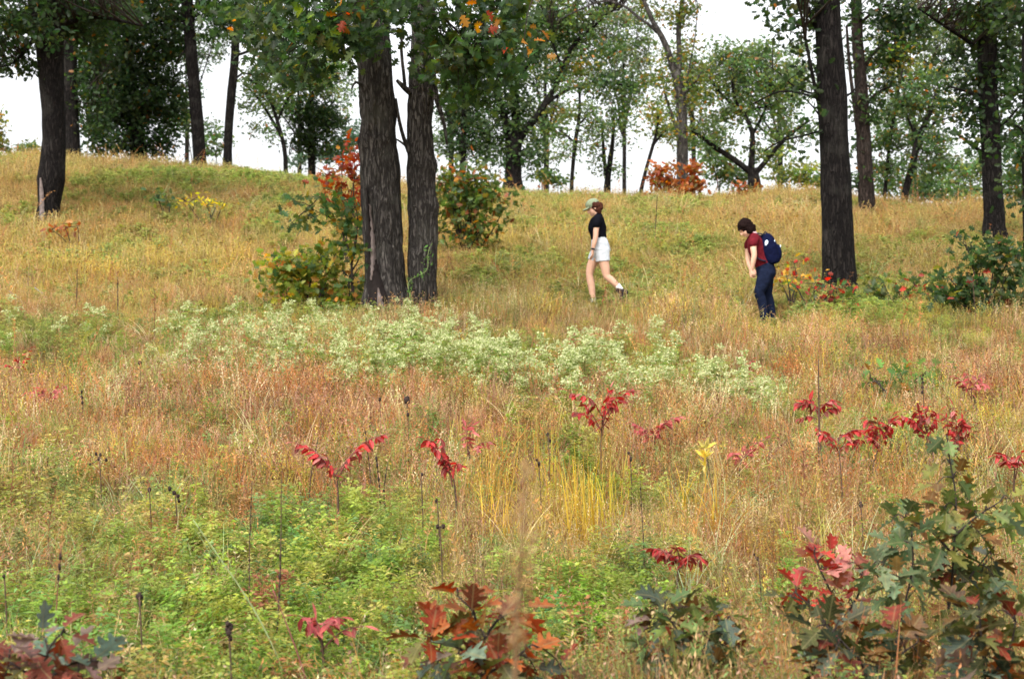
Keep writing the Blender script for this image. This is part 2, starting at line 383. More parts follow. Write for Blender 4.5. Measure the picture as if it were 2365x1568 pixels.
def hiker_cap():
    k = .001271; Q = lambda x, y: ((x - 640) * k, (1497 - y) * k)
    b = hit(1381, 718); root = empty('person', b, 'woman walking left in a black T-shirt, pale shorts and a green cap', 'person')
    rows = [(*Q(668, 870), .10, .13), (*Q(668, 800), .125, .165), (*Q(662, 735), .115, .15), (*Q(652, 670), .10, .122), (*Q(643, 600), .108, .13), (*Q(634, 530), .125, .145), (*Q(636, 465), .105, .165), (*Q(643, 415), .08, .14), (*Q(640, 382), .052, .07), (*Q(625, 355), .05, .052), (*Q(600, 318), .05, .052)]
    m = MB(); torso(m, rows)
    hx, hz = Q(588, 283); T, Rm, eyes, lips = head(m, (hx, 0, hz), R(24), 1.0)
    # near arm hanging, far arm slightly forward
    near = [(*Q(632, 440), -.165), (*Q(610, 560), -.205), (*Q(603, 650), -.215), (*Q(585, 730), -.215), (*Q(571, 795), -.205)]
    limb(m, [(x, y, z) for x, z, y in near], [.050, .041, .038, .034, .024])
    wx, wz = Q(571, 795); hand(m, (wx, -.205, wz), (-.02, .03, -1), (-.75, .35, 0), 1)
    far = [(*Q(632, 440), .165), (*Q(640, 560), .205), (*Q(640, 650), .21), (*Q(612, 730), .2), (*Q(590, 795), .18)]
    limb(m, [(x, y, z) for x, z, y in far], [.050, .041, .038, .034, .024]); fx, fz = Q(590, 795); hand(m, (fx, .18, fz), (-.1, -.03, -1), (-.75, -.35, 0), -1)
    ln = [(*Q(682, 830), -.085), (*Q(706, 930), -.09), (*Q(724, 1020), -.088), (*Q(738, 1095), -.085), (*Q(785, 1140), -.085), (*Q(830, 1180), -.085), (*Q(893, 1245), -.085)]
    limb(m, [(x, y, z) for x, z, y in ln], [.092, .078, .066, .054, .055, .050, .033])
    lf = [(*Q(640, 830), .085), (*Q(585, 930), .09), (*Q(555, 1010), .09), (*Q(545, 1075), .088), (*Q(560, 1160), .085), (*Q(572, 1240), .085), (*Q(590, 1400), .085)]
    limb(m, [(x, y, z) for x, z, y in lf], [.092, .078, .064, .053, .056, .052, .034])
    fuse('body', m, SKIN, root, .006, 5, [(EYE, eyes), (LIPS, lips)])
    # shirt
    m = MB(); torso(m, [(*Q(658, 700), .118, .142), (*Q(652, 655), .118, .138), (*Q(643, 590), .124, .145), (*Q(632, 525), .142, .160), (*Q(634, 465), .122, .180), (*Q(643, 415), .094, .155), (*Q(645, 388), .066, .09), (*Q(640, 374), .058, .066)])
    for s in (-1, 1):
        a = [(*Q(634, 432), s * .15), (*Q(618, 480), s * .195), (*Q(612, 505), s * .205)]; limb(m, [(x, y, z) for x, z, y in a], [.066, .062, .060])
    fuse('shirt', m, BLACKK, root, .008, 5)
    # shorts
    m = MB(); torso(m, [(*Q(668, 830), .12, .15), (*Q(672, 790), .150, .185), (*Q(666, 735), .138, .17), (*Q(656, 680), .124, .150), (*Q(655, 668), .120, .147)])
    tube2(m, [(Q(676, 790)[0], -.085, Q(676, 790)[1]), (Q(688, 850)[0], -.092, Q(688, 850)[1]), (Q(694, 928)[0], -.095, Q(694, 928)[1])], [.122, .110, .107], [.088, .088, .088])
    tube2(m, [(Q(646, 790)[0], .085, Q(646, 790)[1]), (Q(606, 860)[0], .092, Q(606, 860)[1]), (Q(584, 908)[0], .095, Q(584, 908)[1])], [.110, .092, .084], [.088, .088, .088])
    fuse('shorts', m, SHORTK, root, .009, 4)
    # cap
    m = MB(); ch = T(.004, 0, .052); m.ball(ch, (.108, .088, .082), 24, 14, Rm)
    V = []; n = 13; rws = 5
    for i in range(rws):
        for j in range(n):
            a = (j / (n - 1) - .5) * 2.2; rr_ = 1 + .9 * i / (rws - 1)
            V.append(T(-math.cos(a) * (.098 * 1) - (.075 * i / (rws - 1)) * math.cos(a * .7), math.sin(a) * .085, .036 - .012 * i / (rws - 1) - .012 * abs(a)))
    Vb = [v - Rm @ np.array([0, 0, .007]) for v in V]; nn = len(V); f = []
    for i in range(rws - 1):
        for j in range(n - 1): a = i * n + j; f.append([a, a + 1, a + n + 1, a + n]); f.append([nn + a, nn + a + n, nn + a + n + 1, nn + a + 1])
    for j in range(n - 1): a = (rws - 1) * n + j; f.append([a, a + 1, nn + a + 1, nn + a])
    m.add(np.array(V + Vb), f); m.build('cap', CAPK, root)
    # hair
    m = MB()
    for (x, y, r_) in ((600, 262, .075), (628, 262, .062), (640, 290, .060), (648, 315, .052), (635, 335, .045), (655, 335, .042), (668, 285, .046), (665, 255, .040), (612, 300, .060), (660, 300, .036), (590, 290, .035)):
        hx, hz = Q(x, y)
        for s in (-1, 1): m.ball((hx + RNG.normal(0, .004), s * .030 + RNG.normal(0, .006), hz), (r_ * .85, r_ * .95, r_ * .95), 16, 10, None, None, .16)
    fuse('hair', m, HAIR1, root, .007, 2)
    # socks, boots, watch
    m = MB(); limb(m, [(Q(868, 1212)[0], -.085, Q(868, 1212)[1]), (Q(900, 1255)[0], -.085, Q(900, 1255)[1])], [.047, .044]); fuse('sock', m, SOCKK, root, .006, 3)
    m = MB(); limb(m, [(Q(588, 1370)[0], .085, Q(588, 1370)[1]), (Q(591, 1420)[0], .085, Q(591, 1420)[1])], [.046, .044]); fuse('sock', m, SOCKK, root, .006, 3)
    def boot(an, heel, toe, y):
        m = MB(); an = np.array((an[0], y, an[1])); he = np.array((heel[0], y, heel[1])); to = np.array((toe[0], y, toe[1])); ax = to - he
        up = an - (he + ax * .22); up /= np.linalg.norm(up)
        limb(m, [an + up * .03, an, he + ax * .22 + up * .045], [.050, .050, .048])
        limb(m, [he + ax * .10 + up * .035, he + ax * .45 + up * .042, he + ax * .80 + up * .028, he + ax * .95 + up * .022], [.038, .044, .032, .022], [.040, .046, .048, .034])
        fuse('boot', m, BOOTK, root, .006, 3)
        m2 = MB(); limb(m2, [he + ax * .06 - up * .002, he + ax * .5, he + ax * .97], [.014, .012, .012], [.038, .046, .032]); fuse('boot_sole', m2, BOOTK, root, .006, 2)
    boot(Q(900, 1268), Q(985, 1275), Q(925, 1452), -.085)
    boot(Q(592, 1425), Q(632, 1497), Q(438, 1497), .085)
    m = MB(); wx, wz = Q(572, 788); m.tube(np.array([(wx + .002, -.205, wz + .010), (wx - .002, -.205, wz - .010)]), [.031, .031], 16, lat=(0, 1, 0)); m.ball((wx - .004, -.238, wz), (.016, .006, .016), 12, 8); m.build('watch', WATCHK, root)
    return root
hiker_cap()

def hiker_pack():
    k = .001124; Q = lambda x, y: ((x - 690) * k, (1517 - y) * k); q3 = lambda x, y, yy: (Q(x, y)[0], yy, Q(x, y)[1])
    b = hit(1765, 752); root = empty('person', b, 'dark haired woman in a maroon shirt and blue jeans bending forward under a backpack', 'person')
    rows = [(*Q(705, 930), .09, .13), (*Q(716, 850), .13, .165), (*Q(700, 780), .125, .15), (*Q(672, 725), .108, .128), (*Q(640, 640), .108, .135), (*Q(605, 540), .122, .15), (*Q(578, 460), .108, .165), (*Q(560, 405), .08, .14), (*Q(540, 368), .056, .072), (*Q(512, 338), .05, .052), (*Q(478, 305), .05, .052)]
    m = MB(); torso(m, rows); hx, hz = Q(446, 272); T, Rm, eyes, lips = head(m, (hx, 0, hz), R(44), 1.0)
    limb(m, [q3(548, 425, -.16), q3(524, 530, -.205), q3(532, 640, -.215), q3(520, 730, -.20), q3(512, 805, -.18)], [.052, .046, .040, .034, .025]); hand(m, q3(512, 805, -.18), (.28, .1, -1), (-.2, .9, 0), 1, .9)
    limb(m, [q3(548, 425, .16), q3(520, 530, .205), q3(520, 640, .215), q3(530, 730, .19), q3(548, 800, .16)], [.052, .046, .040, .034, .025]); hand(m, q3(548, 800, .16), (.25, -.1, -1), (-.2, -.9, 0), -1, .9)
    near = [q3(695, 860, -.085), q3(655, 985, -.095), q3(615, 1105, -.095), q3(640, 1190, -.09), q3(655, 1260, -.09), q3(675, 1410, -.09)]
    far = [q3(735, 860, .085), q3(738, 985, .095), q3(745, 1115, .095), q3(770, 1200, .09), q3(784, 1270, .09), q3(806, 1425, .09)]
    for l in (near, far): limb(m, l, [.10, .085, .058, .056, .054, .035])
    fuse('body', m, SKIN, root, .006, 5, [(EYE, eyes), (LIPS, lips)])
    m = MB(); torso(m, [(*Q(690, 745), .125, .15), (*Q(668, 710), .122, .146), (*Q(640, 640), .122, .148), (*Q(605, 540), .136, .164), (*Q(578, 460), .122, .178), (*Q(560, 405), .094, .155), (*Q(545, 372), .068, .09), (*Q(532, 352), .058, .066)])
    for s in (-1, 1): limb(m, [q3(552, 415, s * .15), q3(528, 460, s * .195), q3(520, 488, s * .205)], [.070, .066, .064])
    fuse('shirt', m, MAROON, root, .008, 5)
    m = MB(); p = [q3(552, 352, 0), q3(530, 345, 0), q3(522, 338, 0)]; limb(m, p, [.060, .057, .054], [.064, .060, .056]); fuse('collar', m, COLLAR, root, .007, 2)
    m = MB(); torso(m, [(*Q(705, 940), .095, .14), (*Q(716, 860), .142, .178), (*Q(702, 780), .138, .165), (*Q(682, 728), .122, .145), (*Q(680, 722), .121, .144)])
    for l in (near, far): limb(m, l, [.112, .098, .074, .070, .066, .060], [.105, .096, .076, .072, .070, .064])
    fuse('jeans', m, DENIM, root, .008, 4)
    m = MB(); hx = lambda x, y, yy, r_, a=None: m.ball(q3(x, y, yy), r_, 18, 12, Rm, None, .12)
    hx(446, 238, 0, (.112, .094, .098)); hx(455, 225, 0, (.090, .084, .070)); hx(412, 244, 0, (.068, .074, .066)); hx(475, 248, 0, (.095, .090, .092)); hx(520, 275, 0, (.078, .082, .068)); hx(545, 295, 0, (.05, .070, .05)); hx(500, 300, .045, (.06, .045, .06)); hx(500, 300, -.05, (.06, .042, .058)); hx(392, 272, 0, (.040, .060, .050)); hx(380, 298, 0, (.022, .045, .034))
    fuse('hair', m, HAIR2, root, .007, 3)
    for (an, he, to, yy) in (((675, 1420), (706, 1517), (560, 1517), -.09), ((806, 1430), (838, 1517), (690, 1517), .09)):
        m = MB(); limb(m, [q3(*an, yy), q3(an[0] + 6, 1490, yy)], [.044, .044]); limb(m, [q3(he[0] - 6, 1488, yy), q3((he[0] + to[0]) / 2, 1480, yy), q3(to[0] + 20, 1496, yy)], [.034, .040, .024], [.038, .046, .038]); fuse('boot', m, BOOTK, root, .006, 3)
    # the backpack is a thing of its own
    pk = empty('backpack', b + np.array(q3(740, 560, 0)), 'navy blue backpack with a pale patch on the back of the bending woman', 'backpack'); og = np.array(q3(740, 560, 0))
    def sq(mb, rows_):
        V = []; n = 28
        for (x, y, a, bb) in rows_:
            c = np.array(q3(x, y, 0))
            ax = np.array([math.cos(.30), 0, math.sin(.30)])
            for j in range(n):
                t = 2 * math.pi * j / n; ct, st = math.cos(t), math.sin(t)
                V.append(c + ax * a * 1.1 * np.sign(ct) * abs(ct) ** .7 + np.array([0, 1, 0]) * bb * 1.06 * np.sign(st) * abs(st) ** .7)
        f = [[i * n + j, i * n + (j + 1) % n, (i + 1) * n + (j + 1) % n, (i + 1) * n + j] for i in range(len(rows_) - 1) for j in range(n)] + [list(range(n))[::-1], [(len(rows_) - 1) * n + j for j in range(n)]]
        mb.add(np.array(V) - og, f)
    m = MB(); sq(m, [(690, 352, .045, .09), (700, 375, .075, .125), (718, 430, .100, .15), (742, 520, .118, .165), (765, 610, .118, .165), (785, 685, .108, .16), (795, 725, .095, .15), (800, 742, .070, .13)]); fuse('bag', m, NAVY, pk, .008, 5)
    m = MB(); sq(m, [(815, 480, .03, .08), (830, 520, .065, .115), (845, 600, .072, .125), (848, 670, .066, .12), (840, 725, .040, .10)]); fuse('front_pocket', m, NAVY, pk, .008, 5)
    m = MB(); p = np.array([q3(690, 352, .02), q3(700, 325, .0), q3(715, 330, -.02), q3(718, 365, -.02)]) - og; m.tube(*refine(p, [.009] * 4, .02), 8); m.build('carry_loop', NAVYD, pk)
    for s in (-1, 1):
        m = MB(); p = np.array([q3(668, 366, s * .10), q3(610, 352, s * .115), q3(560, 375, s * .135), q3(522, 440, s * .125), q3(510, 530, s * .10), q3(545, 630, s * .135), q3(620, 690, s * .165), q3(690, 705, s * .165)]) - og
        pp, r_ = refine(p, [.009] * 8, .03); m.tube(pp, r_, 10, rb=r_ * 3, lat=(0, 1, .3)); m.build('shoulder_strap', NAVYD, pk)
    def patch(x, y, a, h, yy, nm):
        m = MB(); m.ball(np.array(q3(x, y, yy)) - og, (a, .010, h), 14, 8, rot_y(.12)); m.build(nm, PALEP, pk)
    patch(700, 480, .028, .046, -.158, 'side_patch'); patch(803, 452, .010, .017, -.135, 'buckle'); patch(738, 392, .012, .013, -.112, 'buckle'); patch(885, 515, .010, .022, -.085, 'buckle')
    return root
hiker_pack()
# ------------------------------------------------------------------ trees
CROWN_K = 1.45
def path3(pts, Y, wob=0.0, dy=0.0, dyend=0.0):
    n = len(pts); out = []; rad = []
    for i, p in enumerate(pts):
        yy = Y + dy + dyend * i / max(1, n - 1)
        out.append(P(p[0], p[1], yy)); rad.append(p[2] * .5 / F * yy)
    return np.array(out), np.array(rad)
def bark_tube(pts, rad, sides=20, step=.15, amp=.05, lump=.04, seed=0):
    """trunk surface with furrows and lumps in the mesh itself"""
    p, r = refine(pts, rad, step)
    n = len(p); ang = np.linspace(0, 2 * math.pi, sides, endpoint=False)
    mb = MB(); V = np.zeros((n, sides, 3))
    T = np.gradient(p, axis=0); T /= np.linalg.norm(T, axis=1)[:, None] + 1e-9
    zz = np.cumsum(np.concatenate([[0], np.linalg.norm(np.diff(p, axis=0), axis=1)]))
    for i in range(n):
        B = np.array([0, 1., 0]) - T[i] * T[i][1]
        if np.linalg.norm(B) < .2: B = np.array([1., 0, 0]) - T[i] * T[i][0]
        B /= np.linalg.norm(B); A = np.cross(B, T[i])
        ca, sa = np.cos(ang) * 1.5, np.sin(ang) * 1.5
        k = 1 + lump * 2 * (vnoise(ca + 7 + seed, sa + zz[i] * 1.3, seed) - .5) + lump * (vnoise(ca * 2 + 3, sa * 2 + zz[i] * 3.1, seed + 4) - .5)
        fr = np.abs(vnoise(ang * sides / 6.28 * .42 + 3 * vnoise(ang * 0 + zz[i] * 1.1, ang, seed + 9), ang * 0 + zz[i] * 2.2, seed + 1) - .5) * 2
        k = k + amp * (fr - .5)
        V[i] = p[i] + (np.cos(ang) * r[i] * k)[:, None] * A + (np.sin(ang) * r[i] * k)[:, None] * B
    f = [[i * sides + j, i * sides + (j + 1) % sides, (i + 1) * sides + (j + 1) % sides, (i + 1) * sides + j] for i in range(n - 1) for j in range(sides)]
    f.append([(n - 1) * sides + j for j in range(sides)])
    mb.add(V.reshape(-1, 3), f)
    return mb, p, r
def crown(clumps, Y, skel, palette, size, tmpl, mat, parent, org, dens=2.4, spread=.24, twig=True, name='crown', jit=.3, droop=.25, yscale=.8, twigmat=None, upw=.7, twig_max=3.0):
    POS = []; D = []; NN = []; S = []; Cc = []
    tw = MB(); has = False
    for cl in clumps:
        c, r, rc, rr = cl[:4]; dy = cl[4] if len(cl) > 4 and cl[4] is not None else 0
        pal = cl[5] if len(cl) > 5 else palette
        y = Y + dy; m = y / F
        ctr = P(c, r, y); rx, rz = rc * m, rr * m; ry = max(rx, rz) * yscale
        area = math.pi * rx * rz
        nl = int(dens * CROWN_K * area / (size * size * .42))
        K = max(3, int(nl / 22))
        q = rand_dirs(K) * (RNG.uniform(0, 1, (K, 1)) ** .42)
        cc = ctr + q * np.array([rx, ry, rz])
        for k in range(K):
            mm = max(4, int(nl / K * RNG.uniform(.5, 1.5)))
            p = cc[k] + RNG.normal(0, 1, (mm, 3)) * np.array([spread, spread, spread * .6])
            d = rand_dirs(mm, -droop, .7)
            POS.append(p); D.append(d)
            nn = rand_dirs(mm, upw, .8); NN.append(nn)
            S.append(size * RNG.uniform(.7, 1.2, mm))
            hue = np.array(RNG.uniform(.85, 1.15, 3)) * RNG.uniform(.75, 1.25)
            Cc.append(pick(pal, mm, jit) * hue)
            if twig and len(skel):
                dd_ = np.linalg.norm(skel - cc[k], axis=1); j = int(np.argmin(dd_ + RNG.uniform(0, .15 + .6 * dd_.min(), len(skel))))
                a = skel[j]; ln = np.linalg.norm(cc[k] - a)
                if ln < twig_max:
                    mid = (a + cc[k]) / 2 + RNG.normal(0, .10 * ln, 3) + np.array([0, 0, .08 * ln])
                    tw.tube(refine([a, mid, cc[k]], [.005, .004, .003], max(.25, ln / 5))[0],
                            np.linspace(.006 + .005 * ln, .004, len(refine([a, mid, cc[k]], [1, 1, 1], max(.25, ln / 5))[0])), 4, cap=False); has = True
    pos = np.concatenate(POS)
    me = leaf_mesh(name, pos - org, np.concatenate(D), np.concatenate(NN), np.concatenate(S), np.clip(np.concatenate(Cc), 0, 1), tmpl, mat)
    o = put(name, me, parent)
    if has: tw.build('branches', twigmat or M_TWIG, parent, org)['kind'] = 'stuff'
    return o
def tree(name, label, Y, trunk, limbs=(), clumps=(), palette=DARK, size=.16, tmpl=OAK_LO, bark=None, group=None, dens=2.4, cat='tree', sides=16, step=.25, up=(), lump=.05, upw=.7, trunk_limit=None):
    bark = bark or M_BARKD
    pts, rad = path3(trunk, Y)
    # settle the foot on the ground
    g = zat(pts[0][0], Y)
    if pts[0][2] > g - .05: pts = np.vstack([[pts[0][0], Y, g - .15], pts]); rad = np.concatenate([[rad[0] * 1.12], rad])
    base = np.array([pts[0][0], Y, g])
    root = empty(name, base, label, cat, group)
    mb, p, r = bark_tube(pts, rad, sides, step, .05, lump, seed=int(trunk[0][0]))
    mb.build('trunk', bark, root, base)
    skel = [p[len(p) // 3:]]
    for l in limbs:
        dy = 0; dye = RNG.uniform(-.6, .6)
        lp, lr = path3(l, Y, dyend=dye)
        m2, p2, r2 = bark_tube(lp, lr, 8, max(.15, step * .8), .05, .08, seed=int(l[0][1]) + 11)
        m2.build('limb', bark, root, base); skel.append(p2)
    cl = list(clumps) + [tuple(u) for u in up]
    if cl: crown(cl, Y, np.concatenate(skel), palette, size * .8, tmpl, M_LEAF, root, base, dens, spread=.2, upw=upw)
    return root

BG = 'oaks along the ridge'
# --- left side
tree('oak_tree', 'leaning dark oak with a pale split at its foot, leftmost trunk on the slope', hit(112, 520)[1],
     [(112, 524, 78), (112, 500, 56), (114, 470, 50), (118, 415, 63), (121, 385, 60), (124, 320, 53), (122, 240, 54), (117, 150, 58), (112, 60, 70), (107, 0, 82), (104, -110, 84), (100, -240, 70)],
     [[(100, 30, 40), (60, -60, 28), (-20, -140, 18)], [(120, 0, 38), (165, -110, 26), (220, -200, 16)], [(100, 60, 14), (60, 115, 9), (20, 150, 7), (-45, 165, 4)], [(130, 60, 16), (220, 40, 10), (330, 60, 6)]],
     [(50, 25, 120, 70, -.8), (20, 120, 60, 45), (62, 168, 34, 24), (150, 50, 90, 55, 1), (-50, 60, 70, 70), (230, 20, 90, 60), (200, 90, 60, 40, 1.2), (95, 80, 40, 30, -1.2)],
     up=[(0, -160, 170, 90), (200, -170, 160, 90), (120, -330, 200, 100, 1.5), (60, -120, 150, 80, -3)], palette=DARK, sides=24, step=.14)
tree('oak_tree', 'dark oak standing close behind the leaning leftmost trunk', 40,
     [(172, 388, 36), (168, 340, 34), (162, 260, 38), (158, 180, 44), (155, 90, 44), (150, -40, 40), (146, -160, 32)],
     [[(158, 120, 18), (200, 60, 12), (250, 20, 8)], [(160, 200, 8), (200, 180, 6), (240, 170, 4)]],
     [(215, 110, 70, 80), (215, 215, 55, 60), (250, 30, 80, 50), (225, 290, 35, 40), (60, 60, 60, 50)], up=[(150, -120, 160, 90), (250, -150, 120, 80)], palette=DARK, group=BG)
tree('oak_tree', 'broad dark oak with a low dense crown left of the two bare black trunks', 43.5,
     [(320, 355, 40), (321, 325, 30), (318, 270, 27), (306, 190, 25), (296, 100, 24), (290, 0, 22), (288, -120, 18)],
     [[(312, 345, 10), (303, 290, 9), (287, 190, 9), (272, 120, 8)], [(300, 180, 14), (350, 120, 10), (400, 80, 6)], [(300, 200, 12), (250, 150, 9), (210, 120, 6)], [(318, 280, 10), (370, 230, 7), (410, 190, 4)], [(295, 60, 10), (260, 10, 7), (220, -30, 5)]],
     [(300, 80, 120, 80), (345, 215, 85, 75), (255, 235, 70, 60), (385, 120, 45, 80), (335, 295, 70, 35), (235, 290, 55, 40), (235, 160, 70, 70), (300, 170, 90, 70), (290, 255, 70, 45), (390, 265, 35, 40), (350, 20, 90, 50), (265, 325, 44, 22), (385, 325, 34, 22), (300, 340, 70, 18), (225, 345, 36, 16), (350, 345, 40, 16)],
     up=[(300, -100, 160, 80)], palette=DARK, group=BG, dens=3.0)
tree('oak_tree', 'thicker of the two bare black trunks on the ridge at left', 42.5,
     [(462, 386, 33), (460, 350, 30), (455, 280, 30), (450, 220, 29), (442, 120, 28), (436, 50, 28), (430, -20, 27), (425, -140, 24), (424, -240, 18)],
     [[(440, 110, 7), (420, 125, 5), (405, 150, 3)], [(442, 60, 9), (410, 45, 6), (370, 50, 4)], [(436, 30, 9), (470, 0, 7), (510, -20, 5)]],
     [(408, 40, 40, 55), (470, 10, 40, 30), (480, 80, 20, 20)], up=[(430, -120, 130, 70), (480, -220, 120, 60)], palette=DARK, group=BG)
tree('oak_tree', 'thinner of the two bare black trunks on the ridge with dark leaves at its top', 43,
     [(525, 380, 24), (526, 350, 20), (529, 280, 20), (535, 210, 21), (541, 150, 20), (545, 80, 19), (551, 10, 17), (558, -80, 14), (562, -180, 9)],
     [[(541, 130, 8), (572, 120, 6), (605, 106, 4), (640, 88, 3)], [(545, 78, 9), (590, 42, 6), (640, 20, 4)], [(545, 60, 8), (510, 30, 5), (480, 25, 3)], [(538, 190, 6), (560, 170, 5), (590, 175, 3)]],
     [(545, 30, 55, 40), (600, 55, 50, 45), (500, 15, 35, 25), (640, 20, 50, 40), (560, 85, 40, 30), (620, 115, 40, 22), (520, 60, 22, 22)], up=[(560, -90, 130, 70)], palette=DARK, group=BG, size=.14)
tree('oak_tree', 'slender curved tree with a pale crown arching left on the ridge', 44,
     [(660, 390, 11), (657, 345, 10), (646, 299, 9), (631, 250, 8), (615, 217, 7), (592, 194, 6), (570, 182, 5)],
     [[(652, 320, 8), (630, 280, 7), (598, 230, 6), (570, 200, 4)], [(640, 280, 6), (670, 220, 5), (700, 180, 3)]],
     [(620, 185, 65, 28), (672, 165, 55, 35), (598, 238, 42, 36), (628, 305, 32, 22), (705, 165, 55, 40), (585, 290, 18, 14), (640, 140, 60, 22), (740, 160, 40, 40), (650, 235, 35, 30)], palette=LITE, group=BG, size=.13, dens=1.5, sides=10)
tree('oak_tree', 'small dense rounded dark tree on the ridge left of the split old oak', 46,
     [(720, 385, 18), (718, 345, 15), (716, 290, 12), (720, 220, 8)], [[(718, 300, 8), (750, 260, 6), (775, 230, 4)], [(717, 320, 8), (690, 280, 6), (670, 250, 4)]],
     [(722, 285, 58, 58), (690, 245, 45, 40), (762, 295, 38, 48), (740, 200, 50, 38, 0, LITE), (735, 340, 45, 20), (780, 345, 30, 25, 0, MID), (690, 330, 30, 25)], palette=DARK, group=BG, size=.14, sides=10)
# --- middle
tree('oak_tree', 'narrow dark tree just right of the split old oak on the ridge', 43,
     [(1068, 398, 15), (1070, 340, 13), (1072, 250, 12), (1075, 170, 9), (1078, 90, 6)], [[(1070, 330, 6), (1045, 290, 5), (1025, 250, 3)], [(1072, 240, 6), (1095, 200, 4), (1105, 160, 3)]],
     [(1048, 290, 40, 38), (1082, 345, 36, 36), (1030, 235, 36, 36), (1090, 230, 42, 42), (1100, 300, 36, 40), (1060, 170, 50, 40), (1040, 345, 25, 22)], palette=DARK, group=BG, size=.14, dens=1.8, sides=10)
tree('oak_tree', 'big spreading oak with a V shaped trunk on the ridge above the hikers', 43,
     [(1184, 436, 52), (1185, 410, 40), (1186, 370, 36), (1186, 330, 38), (1186, 312, 34)],
     [[(1179, 325, 24), (1162, 260, 19), (1146, 215, 15), (1134, 185, 13), (1122, 120, 10), (1112, 50, 8)], [(1189, 320, 22), (1191, 260, 18), (1187, 190, 16), (1179, 140, 12), (1170, 60, 10), (1165, -30, 8)],
      [(1195, 326, 22), (1218, 295, 18), (1244, 262, 16), (1270, 222, 14), (1291, 181, 12), (1305, 145, 10), (1319, 112, 9), (1345, 85, 8), (1373, 61, 7), (1405, 30, 5), (1430, 24, 3)],
      [(1252, 248, 10), (1275, 230, 9), (1310, 209, 8), (1345, 197, 7), (1390, 188, 6), (1420, 192, 5), (1455, 202, 3)], [(1187, 200, 9), (1220, 150, 7), (1260, 100, 5)], [(1300, 160, 6), (1280, 110, 5), (1270, 60, 4)]],
     [(1150, 268, 55, 62), (1198, 250, 42, 50), (1142, 365, 36, 34), (1225, 375, 45, 22), (1105, 195, 55, 50), (1185, 120, 85, 62), (1265, 85, 72, 56), (1335, 38, 95, 46, 0, LITE), (1385, 115, 65, 36, 0, MID), (1290, 175, 55, 34, 0, MID),
      (1395, 200, 80, 26), (1265, 305, 45, 32, 0, LITE), (1450, 188, 50, 26), (1240, 20, 95, 45, 0, LITE), (1338, 160, 60, 24, 0, YELG), (1175, 195, 60, 46), (1150, 330, 45, 32), (1225, 330, 32, 28), (1290, 265, 36, 22, 0, YELG), (1255, 400, 30, 16, 0, MID), (1110, 310, 28, 30)],
     up=[(1240, -90, 190, 70), (1400, -60, 120, 50)], palette=MID[:3] + DARK[:2], group=BG, size=.15, dens=1.75)
tree('young_oak_tree', 'thin upright young tree right of the V shaped oak against white sky', 42,
     [(1320, 452, 10), (1322, 400, 9), (1329, 326, 10), (1335, 290, 8), (1339, 255, 7), (1338, 205, 5)], [[(1328, 330, 5), (1305, 310, 4), (1290, 300, 3)], [(1335, 290, 5), (1360, 265, 4), (1380, 245, 3)]],
     [(1342, 258, 36, 36), (1310, 330, 34, 22), (1372, 300, 28, 38), (1330, 205, 44, 28), (1288, 352, 22, 18), (1345, 330, 22, 24)], palette=LITE, group=BG, size=.12, dens=1.3, sides=8)
tree('young_oak_tree', 'small twin stemmed tree in the pale gap above the hiker in the cap', 43,
     [(1402, 450, 17), (1404, 410, 14), (1410, 365, 12), (1415, 325, 9), (1418, 270, 6)], [[(1399, 405, 9), (1394, 345, 8), (1390, 300, 5)], [(1416, 300, 5), (1440, 255, 4), (1455, 220, 3)]],
     [(1402, 300, 44, 36), (1380, 350, 26, 22), (1430, 278, 36, 34), (1420, 222, 44, 36), (1372, 392, 18, 16), (1438, 332, 18, 18), (1452, 238, 30, 28), (1425, 390, 18, 18)], palette=LITE, group=BG, size=.12, dens=1.3, sides=8)
tree('young_oak_tree', 'thin leaning sapling tree left of the orange ridge bush', 41,
     [(1480, 450, 10), (1484, 425, 9), (1494, 385, 8), (1509, 333, 8), (1518, 300, 6), (1520, 265, 4)], [[(1509, 335, 6), (1528, 312, 4), (1540, 300, 3)]],
     [(1510, 285, 26, 32), (1488, 262, 18, 18), (1536, 292, 18, 22), (1512, 240, 22, 18)], palette=YELG, group=BG, size=.12, dens=1.3, sides=8)
tree('oak_tree', 'tall forked oak with a long branch arching left, behind the orange ridge bush', 42,
     [(1576, 450, 30), (1576, 400, 27), (1575, 320, 26), (1573, 240, 25), (1567, 195, 25), (1560, 168, 22)],
     [[(1561, 180, 19), (1552, 147, 17), (1541, 115, 15), (1528, 85, 14), (1510, 55, 12), (1497, 25, 11), (1480, -15, 9)], [(1519, 76, 8), (1495, 55, 7), (1475, 42, 7), (1450, 20, 6), (1424, 8, 6), (1390, 4, 5), (1340, 22, 4), (1285, 50, 3)],
      [(1566, 175, 15), (1570, 140, 13), (1567, 70, 12), (1572, 30, 11), (1578, -15, 10)], [(1586, 195, 6), (1595, 140, 4), (1605, 90, 3), (1612, 10, 2)], [(1565, 305, 10), (1550, 262, 7), (1535, 215, 5)], [(1583, 215, 7), (1605, 190, 5), (1625, 160, 3)]],
     [(1528, 195, 42, 38), (1602, 170, 42, 48), (1540, 130, 32, 26), (1560, 40, 42, 36), (1510, 15, 42, 26), (1528, 262, 28, 26), (1600, 240, 26, 28), (1622, 205, 22, 20), (1548, 312, 22, 24), (1590, 110, 30, 26), (1585, 20, 30, 30), (1590, 300, 16, 20)],
     up=[(1540, -60, 110, 40)], palette=YELG, group=BG, size=.13, dens=1.35, bark=M_BARK)
